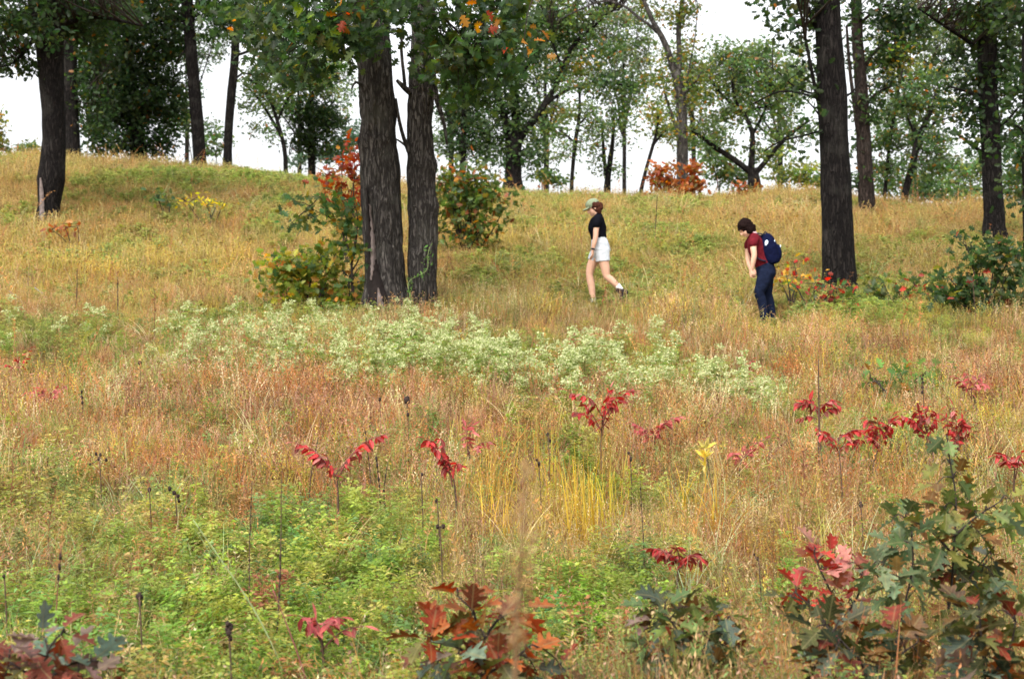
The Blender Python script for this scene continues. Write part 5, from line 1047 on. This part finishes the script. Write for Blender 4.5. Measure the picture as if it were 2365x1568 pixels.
oak_sapling('bronze and red oak sapling cut by the bottom right corner', 2290, 1680, 5.2, [[(2290, 1680), (2280, 1560), (2270, 1470), (2260, 1400)], [(2285, 1580), (2330, 1500), (2350, 1440)]],
            [(2260, 1390, 6, 0), (2220, 1420, 6, .05), (2300, 1410, 6, .1), (2340, 1430, 5, 0), (2250, 1470, 6, -.1), (2340, 1500, 6, 0, FR), (2290, 1520, 6, -.1), (2210, 1500, 6, .05, FGr), (2230, 1560, 6, -.1, FGr), (2360, 1540, 5, 0, FR), (2320, 1570, 6, -.1)], FD, .12)
oak_sapling('dark green and brown oak sapling, low, left of the red one in the right foreground', 1600, 1660, 5.6, [[(1600, 1660), (1590, 1560), (1570, 1470), (1530, 1420)], [(1590, 1540), (1640, 1470), (1680, 1430)]],
            [(1500, 1400, 5, .05), (1540, 1385, 5, 0), (1590, 1400, 6, 0), (1640, 1410, 5, .1), (1690, 1440, 5, 0), (1560, 1440, 6, -.1), (1620, 1460, 6, -.1), (1500, 1440, 4, 0, FGr), (1680, 1490, 5, 0), (1560, 1500, 6, -.1), (1650, 1530, 6, -.1), (1730, 1540, 5, .1), (1480, 1500, 5, 0)], FD + FG[:2], .11)

# ------------------------------------------------------------------ sumacs: compound leaves with hanging leaflets
SUM = [(4, (.40, .016, .024)), (3, (.30, .012, .018)), (1.6, (.15, .010, .014)), (.8, (.40, .12, .11)), (.4, (.16, .10, .04))]
SUMP = [(3, (.42, .09, .09)), (2, (.30, .045, .05)), (1, (.22, .035, .035))]
def sumac(label, c, r, h, leaves, stem=None, palette=SUM, lf=.072, Y=None):
    """leaves: (column, row of the tip, leaflet pairs); the plant stands where its top h above ground meets (c, r)"""
    b = hit(c, r, h) if Y is None else np.array([P(c, r, Y)[0], Y, zat(P(c, r, Y)[0], Y)])
    Yb = b[1]; root = empty('sumac', b, label, 'sumac'); crown_ = P(c, r, Yb); mb = MB()
    p = [b - np.array([0, 0, .03]), b + (crown_ - b) * .5 + np.array([RNG.normal(0, .03), 0, 0]), crown_]
    q, rq = refine(p, [.009, .007, .005], .05); mb.tube(q, rq, 6); mb.build('stem', M_STALK, root, b)
    for (lc, lr, n) in leaves:
        e = P(lc, lr, Yb + RNG.normal(0, .08)); a = crown_ + (b - crown_) * RNG.uniform(0, .25)
        ln = np.linalg.norm(e - a); md = (a + e) / 2 + np.array([0, 0, .14 * ln])
        q, rq = refine([a, md, e], [.004, .003, .002], .02); m2 = MB(); m2.tube(q, rq, 5)
        PO = []; D = []; NN = []; S = []
        n = int(n * 1.5)
        for i in range(n):
            t = .35 + .63 * (i + .5) / n; k = min(len(q) - 2, int(t * (len(q) - 1))); T = q[k + 1] - q[k]; T /= np.linalg.norm(T); sd = np.cross(T, [0, 0, 1.]); sd /= np.linalg.norm(sd) + 1e-6
            for s in (-1, 1):
                d = sd * s * .7 + T * .35 + np.array([0, 0, -.75 * RNG.uniform(.1, 1.3)]) + RNG.normal(0, .28, 3); PO.append(q[k]); D.append(d); NN.append(sd * s * .8 + np.array([0, 0, 1.]) + RNG.normal(0, .3, 3)); S.append(lf * RNG.uniform(.55, 1.2))
        PO.append(q[-1]); D.append(q[-1] - q[-2] - np.array([0, 0, .01])); NN.append(np.array([0, 0, 1.])); S.append(lf)
        me = leaf_mesh('leaf', np.array(PO) - b, np.array(D), np.array(NN), np.array(S), np.clip(pick(palette, len(PO), .25), 0, 1), OVAL, M_NEAR, curl=.1, width=1.15)
        o = put('leaf', me, root); m2.build('leaf_stalk', M_REDST, o, b)
    return root
sumac('red sumac with two spreading leaf arms, left of the yellow grass', 778, 1090, .55, [(682, 1022, 6), (720, 1050, 5), (835, 1035, 5), (898, 1000, 6), (755, 1055, 3)])
sumac('scarlet drooping sumac touching the left edge of the yellow grass', 1045, 1085, .50, [(985, 1012, 7), (1000, 1035, 7), (1022, 1050, 6), (1012, 1000, 4), (1060, 1070, 4)])
sumac('pale pink red sumac sprig behind the scarlet drooping sumac', 1080, 1030, .45, [(1095, 965, 5), (1075, 985, 5), (1132, 1020, 3), (1110, 1030, 3)], palette=SUMP)
sumac('dark stemmed red sumac standing just below the white flowers', 1392, 960, .62, [(1310, 900, 6), (1320, 950, 5), (1345, 910, 5), (1410, 895, 6), (1470, 890, 5), (1435, 905, 5), (1400, 930, 5)])
sumac('faded pinkish red sumac lying low right of the dark stemmed sumac', 1510, 1000, .38, [(1460, 975, 5), (1480, 985, 5), (1540, 975, 5), (1575, 960, 6), (1520, 990, 5)], palette=SUMP)
sumac('wine red sumac on a tall dark stalk in the right half', 1892, 945, .62, [(1835, 930, 6), (1850, 920, 6), (1870, 925, 5), (1925, 925, 6), (1945, 935, 6), (1850, 965, 3)], palette=SUM[1:])
sumac('bright red sumac with two long leaf arms above the foreground saplings', 1935, 1010, .50, [(1880, 985, 6), (1900, 1005, 6), (1960, 1000, 7), (1985, 1015, 6), (1925, 1030, 6), (2010, 995, 5)])
sumac('red sumac with layered flat leaves right of the bright red sumac', 2035, 1010, .52, [(2000, 965, 7), (2010, 985, 7), (2025, 970, 6), (2060, 960, 6), (2075, 965, 4), (2000, 1000, 6)])
sumac('long red sumac spray crossing the right side of the meadow', 2140, 990, .55, [(2080, 960, 6), (2115, 945, 6), (2150, 955, 6), (2170, 950, 5), (2130, 940, 4), (2110, 975, 5)])
sumac('red sumac at the right end of the long spray', 2215, 1000, .52, [(2200, 935, 6), (2180, 960, 6), (2240, 975, 6), (2245, 995, 6), (2190, 985, 5), (2225, 960, 5)])
sumac('small pinkish sumac right of the yellow weed', 1712, 1060, .35, [(1690, 1045, 4), (1735, 1035, 4), (1715, 1045, 3), (1780, 1010, 3)], palette=SUMP)
sumac('faint pink sumac in the tan grass near the right edge', 2245, 905, .45, [(2210, 870, 5), (2230, 860, 5), (2270, 865, 5), (2280, 885, 5), (2240, 880, 4)], palette=SUMP)
sumac('pink red sumac cut by the right edge above the corner sapling', 2345, 1070, .45, [(2300, 1050, 5), (2320, 1065, 5), (2360, 1045, 5), (2340, 1055, 5)])
sumac('dull crimson sumac low in the grass above the dark green sapling', 1570, 1290, .40, [(1500, 1265, 6), (1530, 1275, 6), (1600, 1280, 6), (1625, 1290, 5), (1560, 1260, 5)], palette=SUM[1:3] + SUMP[2:], Y=7.4)
sumac('pink sumac sprig low in the green plants left of the fire red sapling', 740, 1450, .35, [(690, 1420, 3), (720, 1425, 3), (785, 1425, 4), (765, 1425, 3), (840, 1445, 2)], palette=SUMP, Y=5.9)
sumac('red sumac sprig at the left edge below the white flowers', 45, 845, .45, [(12, 840, 4), (70, 805, 4), (40, 822, 4)])
sumac('faded pink sumac low at left below the other red sprig', 110, 915, .38, [(65, 905, 4), (90, 895, 5), (130, 895, 5), (155, 890, 4), (75, 915, 3)], palette=SUMP)
sumac('tiny rose sprig in the tan grass right of the white flowers', 1725, 845, .35, [(1718, 825, 2), (1738, 830, 2)], palette=SUMP)

# ------------------------------------------------------------------ dark seed heads, stalks and odd stems
def seed_plant(label, c, r, h, heads, group='dried seed head plants', lean=0.0):
    b = hit(c, r, h); Yb = b[1]; root = empty('seed_head_plant', b, label, 'dried flower', group); top = P(c, r, Yb); b2 = b + np.array([lean, 0, -.03]); mb = MB()
    q, rq = refine([b2, (b2 + top) / 2 + np.array([.012, 0, 0]), top], [.0045, .004, .003], .05); mb.tube(q, rq, 5); hs = []
    for (hc, hr, w) in heads:
        e = P(hc, hr, Yb + RNG.normal(0, .02)); rad = w * .42 / F * Yb; j = int(np.argmin(np.linalg.norm(q - e + np.array([0, 0, -.06]), axis=1))); mb.tube(np.array([q[j], (q[j] + e) / 2 + np.array([0, 0, -.01]), e]), [.003, .0025, .0025], 4); hs.append((e, rad))
    mb.build('stem', M_STALK, root, b)
    for (e, rad) in hs:
        m = MB(); m.ball(e, (rad * RNG.uniform(.7, 1), rad * .85, rad * RNG.uniform(.9, 1.3)), 16, 10, None, None, .34); m.build('seed_head', M_SEED, root, b, smooth_=False)
    return root
SH = [('single dark seed head at left, just below the pale green plants', 323, 838, .6, [(323, 838, 11)]),
      ('dark double seed head in the middle left of the meadow', 940, 925, .62, [(940, 924, 16), (942, 958, 9)]), ('tiny dark seed head left of the dark double one', 877, 922, .6, [(877, 922, 8)]),
      ('slim black seed head above the yellow grass', 1266, 1005, .55, [(1265, 1003, 9), (1270, 1018, 8)]), ('brown seed head in front of the yellow grass', 1245, 1070, .55, [(1245, 1072, 10), (1240, 1062, 7)]),
      ('pair of dark seed heads on twin stems right of the yellow grass', 1455, 1050, .5, [(1452, 1046, 8), (1457, 1060, 9)]), ('single round seed head left of a cluster of round heads', 345, 1128, .5, [(345, 1131, 10)]), ('cluster of dark round seed heads over the green plants at left', 405, 1135, .5, [(392, 1128, 12), (402, 1138, 11), (412, 1145, 10), (413, 1156, 8)]),
      ('fine dark seed cluster left of the round heads', 230, 1055, .5, [(222, 1048, 8), (232, 1050, 8), (228, 1060, 7), (245, 1062, 9), (208, 1072, 7)]),
      ('two small black seed heads side by side above the fire red sapling', 1016, 1215, .5, [(1010, 1216, 11), (1024, 1215, 11)]), ('dark seed head pair among green leaves at lower left', 322, 1378, .5, [(322, 1376, 18), (323, 1394, 12)]),
      ('stack of black seed heads on a reddish stem at lower left', 528, 1440, .5, [(526, 1440, 15), (532, 1447, 14), (528, 1461, 16), (532, 1474, 14), (524, 1452, 12)]), ('dark seed spike standing in the tan grass at right', 2131, 880, .62, [(2130, 874, 7), (2131, 884, 8), (2131, 895, 8), (2130, 906, 8)]),
      ('dark seed spike at left below the faded pink sumac', 189, 900, .5, [(189, 905, 8), (189, 918, 9), (190, 930, 8)]), ('dark seed head in gold grass left of the tall blue green sapling', 1988, 1160, .45, [(1988, 1165, 12)]),
      ('single brown seed head left of the fire red sapling, in pinkish grass', 1010, 1160, .5, [(1008, 1156, 9)]), ('small dark seed head near the left edge over olive plants', 10, 1330, .45, [(9, 1330, 9)]),
      ('dark seed head low in the grass near the scarlet sapling', 1752, 1290, .45, [(1750, 1290, 8), (1742, 1280, 6)]), ('lone dark seed head right of the two red sumac arms', 972, 1090, .55, [(975, 1095, 8)])]
for s in SH: seed_plant(*s)
def spike_stalk(label, c0, r0, c1, r1, Y, w=.004, mat=None, beads=(.4, 1), bead=.006, group='dark dead stalks', nm='dead_stalk', n=40, bmat=None):
    """thin stalk from its foot (c0, r0) to its tip (c1, r1) with small dry bracts on the given stretch"""
    a = P(c0, r0, Y); g = zat(a[0], Y); a[2] = min(a[2], g + .05); e = P(c1, r1, Y); b = np.array([a[0], Y, g]); root = empty(nm, b, label, 'dead stalk', group); mb = MB()
    q, rq = refine([a, (a + e) / 2 + RNG.normal(0, .02, 3) * np.array([1, .3, .3]), e], [w, w * .85, w * .5], .04); mb.tube(q, rq, 5); mb.build('stem', mat or M_STALK, root, b)
    if n:
        m = MB()
        for i in range(n):
            t = RNG.uniform(*beads); p = q[int(t * (len(q) - 1))] + RNG.uniform(-1, 1, 3) * w * .5; k = bead * RNG.uniform(.6, 1.3); m.ball(p, (k * .42, k * .42, k * 1.1), 6, 4, None, None, .4)
        m.build('bracts', bmat or M_SEED, root, b, smooth_=False)
    return root
for s in [('tall dark stalk at lower left with beads along its middle', 637, 1520, 650, 1100, 6.6, .0035, None, (.1, .62), .011), ('thin dark stalk left of the beaded one', 578, 1480, 582, 1110, 6.9, .003), ('dark stalk right beside the two armed red sumac', 880, 1190, 868, 1045, 9.2, .0045, None, (.2, 1), .012), ('dark stalk rising through the right arm of the two armed sumac', 858, 1210, 842, 985, 9.4, .004, None, (.5, 1), .008),
          ('blackish stalk standing right of the two armed sumac', 908, 1190, 896, 1065, 9.2, .004, None, (.3, 1), .010), ('dark stalk in pale straw at middle left', 715, 1190, 735, 1010, 9.6, .004), ('tall dark stalk through the wine red sumac', 1912, 1190, 1890, 830, 10.3, .008, None, (0, 1), .006), ('dark stalk under the bright red sumac', 1945, 1200, 1938, 1040, 9.3, .006, None, (0, .3), .006),
          ('thin dark weed stalk in tan grass near the right edge', 2252, 900, 2246, 640, 19.0, .008, None, (.6, 1), .010), ('tall thin weed stalk behind the hiker in the cap', 1512, 620, 1518, 450, 28.0, .012, None, (.5, 1), .010),
          ('dark weed stalk in the tan grass right of the hikers', 1895, 820, 1893, 780, 18.0, .008), ('dark weed spike between the white flowers and the hikers', 1978, 800, 1975, 735, 18.0, .008, None, (0, 1), .013), ('brown weed stalk in gold grass left of the white flowers', 172, 730, 178, 620, 20.0, .009, None, (.2, 1), .011),
          ('brown weed stalk left of the split oak', 275, 760, 272, 640, 19.6, .009, None, (.4, 1), .011), ('dark stalk at far left above the purplish sapling', 138, 1520, 142, 1260, 5.8, .0028, M_REDST, (.8, 1), .01), ('dark stalk just left of the pinkish small sumac', 1655, 1210, 1632, 1060, 8.8, .005), ('dry stalk beside the crimson sumac', 1490, 1300, 1478, 1110, 7.8, .0035)]:
    spike_stalk(*s)
spike_stalk('long green stalk leaning left across the lower left foreground', 690, 1560, 446, 1200, 5.9, .0042, M_GREENST, (.95, 1), .006, None, 'leaning_stalk', 6)
spike_stalk('reddish leaning stem crossing the green one at lower left', 745, 1590, 630, 1360, 5.5, .004, M_REDST, (0, 1), .004, None, 'leaning_stalk', 0)
spike_stalk('pale straw stem leaning right in front of the dark green sapling', 1490, 1500, 1610, 1310, 6.0, .0026, M_GREENST, (0, 1), .004, None, 'leaning_stalk', 0)
# blurred brown weed close to the camera
def near_weed():
    Y = 2.15; b = np.array([P(1190, 1568, Y)[0], Y, zat(P(1190, 1568, Y)[0], Y)]); root = empty('dry_weed', b, 'blurred brown feathery weed close to the camera, in front of the yellow grass', 'weed'); mb = MB()
    q, rq = refine([b, P(1188, 1900, Y), P(1190, 1568, Y), P(1196, 1400, Y), P(1206, 1240, Y), P(1218, 1060, Y)], [.005, .0048, .0042, .0032, .0022, .0012], .03); mb.tube(q, rq, 6); mb.build('stem', plain_material('weed_stem', (.13, .075, .035), .9, .3, 40), root, b)
    n = 480; t = RNG.uniform(0, 1, n) ** 1.1; r = 1500 - 440 * t; wd = np.interp(t, [0, .25, .5, .8, 1], [16, 34, 44, 30, 6]); c = np.interp(r, [1060, 1240, 1400, 1568], [1218, 1206, 1196, 1190]) + RNG.normal(0, .6, n) * wd
    PO = np.array([P(a, b_, Y + RNG.normal(0, .02)) for a, b_ in zip(c, r)])
    me = leaf_mesh('plume', PO - b, rand_dirs(n, .5), rand_dirs(n), RNG.uniform(.006, .014, n), pick([(3, (.30, .20, .09)), (2, (.22, .13, .06)), (1, (.38, .28, .14))], n, .25), LANCE, M_LEAF); put('plume', me, root)['kind'] = 'stuff'
near_weed()
# yellow weed
def yellow_weed():
    b = hit(1628, 1030, .5); Y = b[1]; root = empty('yellow_weed', b, 'bright yellow weed with upright leaves right of the yellow grass', 'weed'); mb = MB(); top = P(1630, 1035, Y); q, rq = refine([b, (b + top) / 2, top], [.006, .005, .003], .05); mb.tube(q, rq, 5); mb.build('stem', plain_material('yellow_stem', (.52, .38, .05), .8, .2, 30), root, b)
    n = 26; k = RNG.integers(len(q) // 3, len(q), n); d = rand_dirs(n, .9, .6); d[:, 1] *= .6
    me = leaf_mesh('foliage', q[k] - b, d, rand_dirs(n), RNG.uniform(.05, .095, n), pick([(3, (.58, .42, .05)), (1, (.46, .38, .10))], n, .15), LANCE, M_NEAR); put('foliage', me, root)
yellow_weed()
# grey dead branch lying at left
def fallen():
    b = hit(95, 722); Y = b[1]; root = empty('fallen_branch', b, 'grey dead branch lying in the grass at left by the pale green plants', 'branch'); mb = MB()
    for pts, w in (([(20, 688), (60, 702), (110, 712), (175, 722)], .018), ([(80, 664), (100, 680), (125, 702), (140, 716)], .014), ([(20, 672), (45, 690), (62, 703)], .010)):
        q, rq = refine([P(c, r, Y) for c, r in pts], np.linspace(w * .5, w, len(pts)), .08); mb.tube(q, rq, 6)
    mb.build('wood', plain_material('weathered_wood', (.24, .22, .19), .9, .3, 20), root, b)
fallen()
# climbing green vine on the right trunk of the split oak
def vine():
    Y = YD - .22; b = np.array([P(958, 730, Y)[0], Y, zat(P(958, 730, Y)[0], Y)]); root = empty('vine', b, 'green creeper climbing the right trunk of the split oak', 'vine'); mb = MB()
    q, rq = refine([b, P(948, 690, Y - .1), P(945, 650, Y), P(985, 625, Y - .05), P(988, 590, Y - .05), P(993, 570, Y - .05)], [.006] * 6, .05); mb.tube(q, rq, 5); mb.build('stem', M_GREENST, root, b)
    n = 90; k = RNG.integers(0, len(q), n); me = leaf_mesh('foliage', q[k] - b + RNG.normal(0, .03, (n, 3)) * np.array([1, .4, 1]), rand_dirs(n), rand_dirs(n, .3), RNG.uniform(.04, .08, n), pick([(3, (.14, .26, .06)), (1, (.09, .18, .05))], n, .25), OVAL, M_LEAF); put('foliage', me, root)
vine()
# ------------------------------------------------------------------ light, sky, camera
w = bpy.data.worlds.new('World'); sc.world = w; w.use_nodes = True
nt = w.node_tree; bg = nt.nodes['Background']
SUN_EL, SUN_AZ = R(52), R(205)          # azimuth clockwise from +Y: behind the camera, to its left
sk = nt.nodes.new('ShaderNodeTexSky'); sk.sky_type = 'NISHITA'; sk.sun_disc = False; sk.sun_elevation = SUN_EL; sk.sun_rotation = SUN_AZ
sk.air_density = 1.0; sk.dust_density = 6.0; sk.ozone_density = 1.0
hs = nt.nodes.new('ShaderNodeHueSaturation'); hs.inputs['Saturation'].default_value = .12; hs.inputs['Value'].default_value = 2.9
nt.links.new(sk.outputs[0], hs.inputs['Color']); nt.links.new(hs.outputs[0], bg.inputs['Color'])
bg.inputs['Strength'].default_value = .15
ld = bpy.data.lights.new('sun', 'SUN'); ld.energy = 1.4; ld.angle = R(14); ld.color = (1, .95, .86)
lo = bpy.data.objects.new('sun', ld); COL.objects.link(lo)
sd = Vector((math.sin(SUN_AZ) * math.cos(SUN_EL), math.cos(SUN_AZ) * math.cos(SUN_EL), math.sin(SUN_EL)))
lo.rotation_euler = sd.to_track_quat('Z', 'Y').to_euler(); lo.location = sd * 60

cd = bpy.data.cameras.new('camera'); cam = bpy.data.objects.new('camera', cd); COL.objects.link(cam)
cd.sensor_width = 36; cd.sensor_fit = 'HORIZONTAL'; cd.lens = F / 2365 * 36; cd.clip_start = .1; cd.clip_end = 3000
cam.location = (0, 0, H); cam.rotation_euler = (math.pi / 2 + TH, 0, 0)
cd.dof.use_dof = True; cd.dof.focus_distance = 10.5; cd.dof.aperture_fstop = 3.8
sc.camera = cam
sc.view_settings.view_transform = 'Standard'; sc.view_settings.look = 'None'; sc.view_settings.exposure = 0; sc.view_settings.gamma = 1
sc.cycles.use_denoising = True
sc.cycles.max_bounces = 6; sc.cycles.diffuse_bounces = 3; sc.cycles.transmission_bounces = 4; sc.cycles.glossy_bounces = 2
sc.render.film_transparent = False
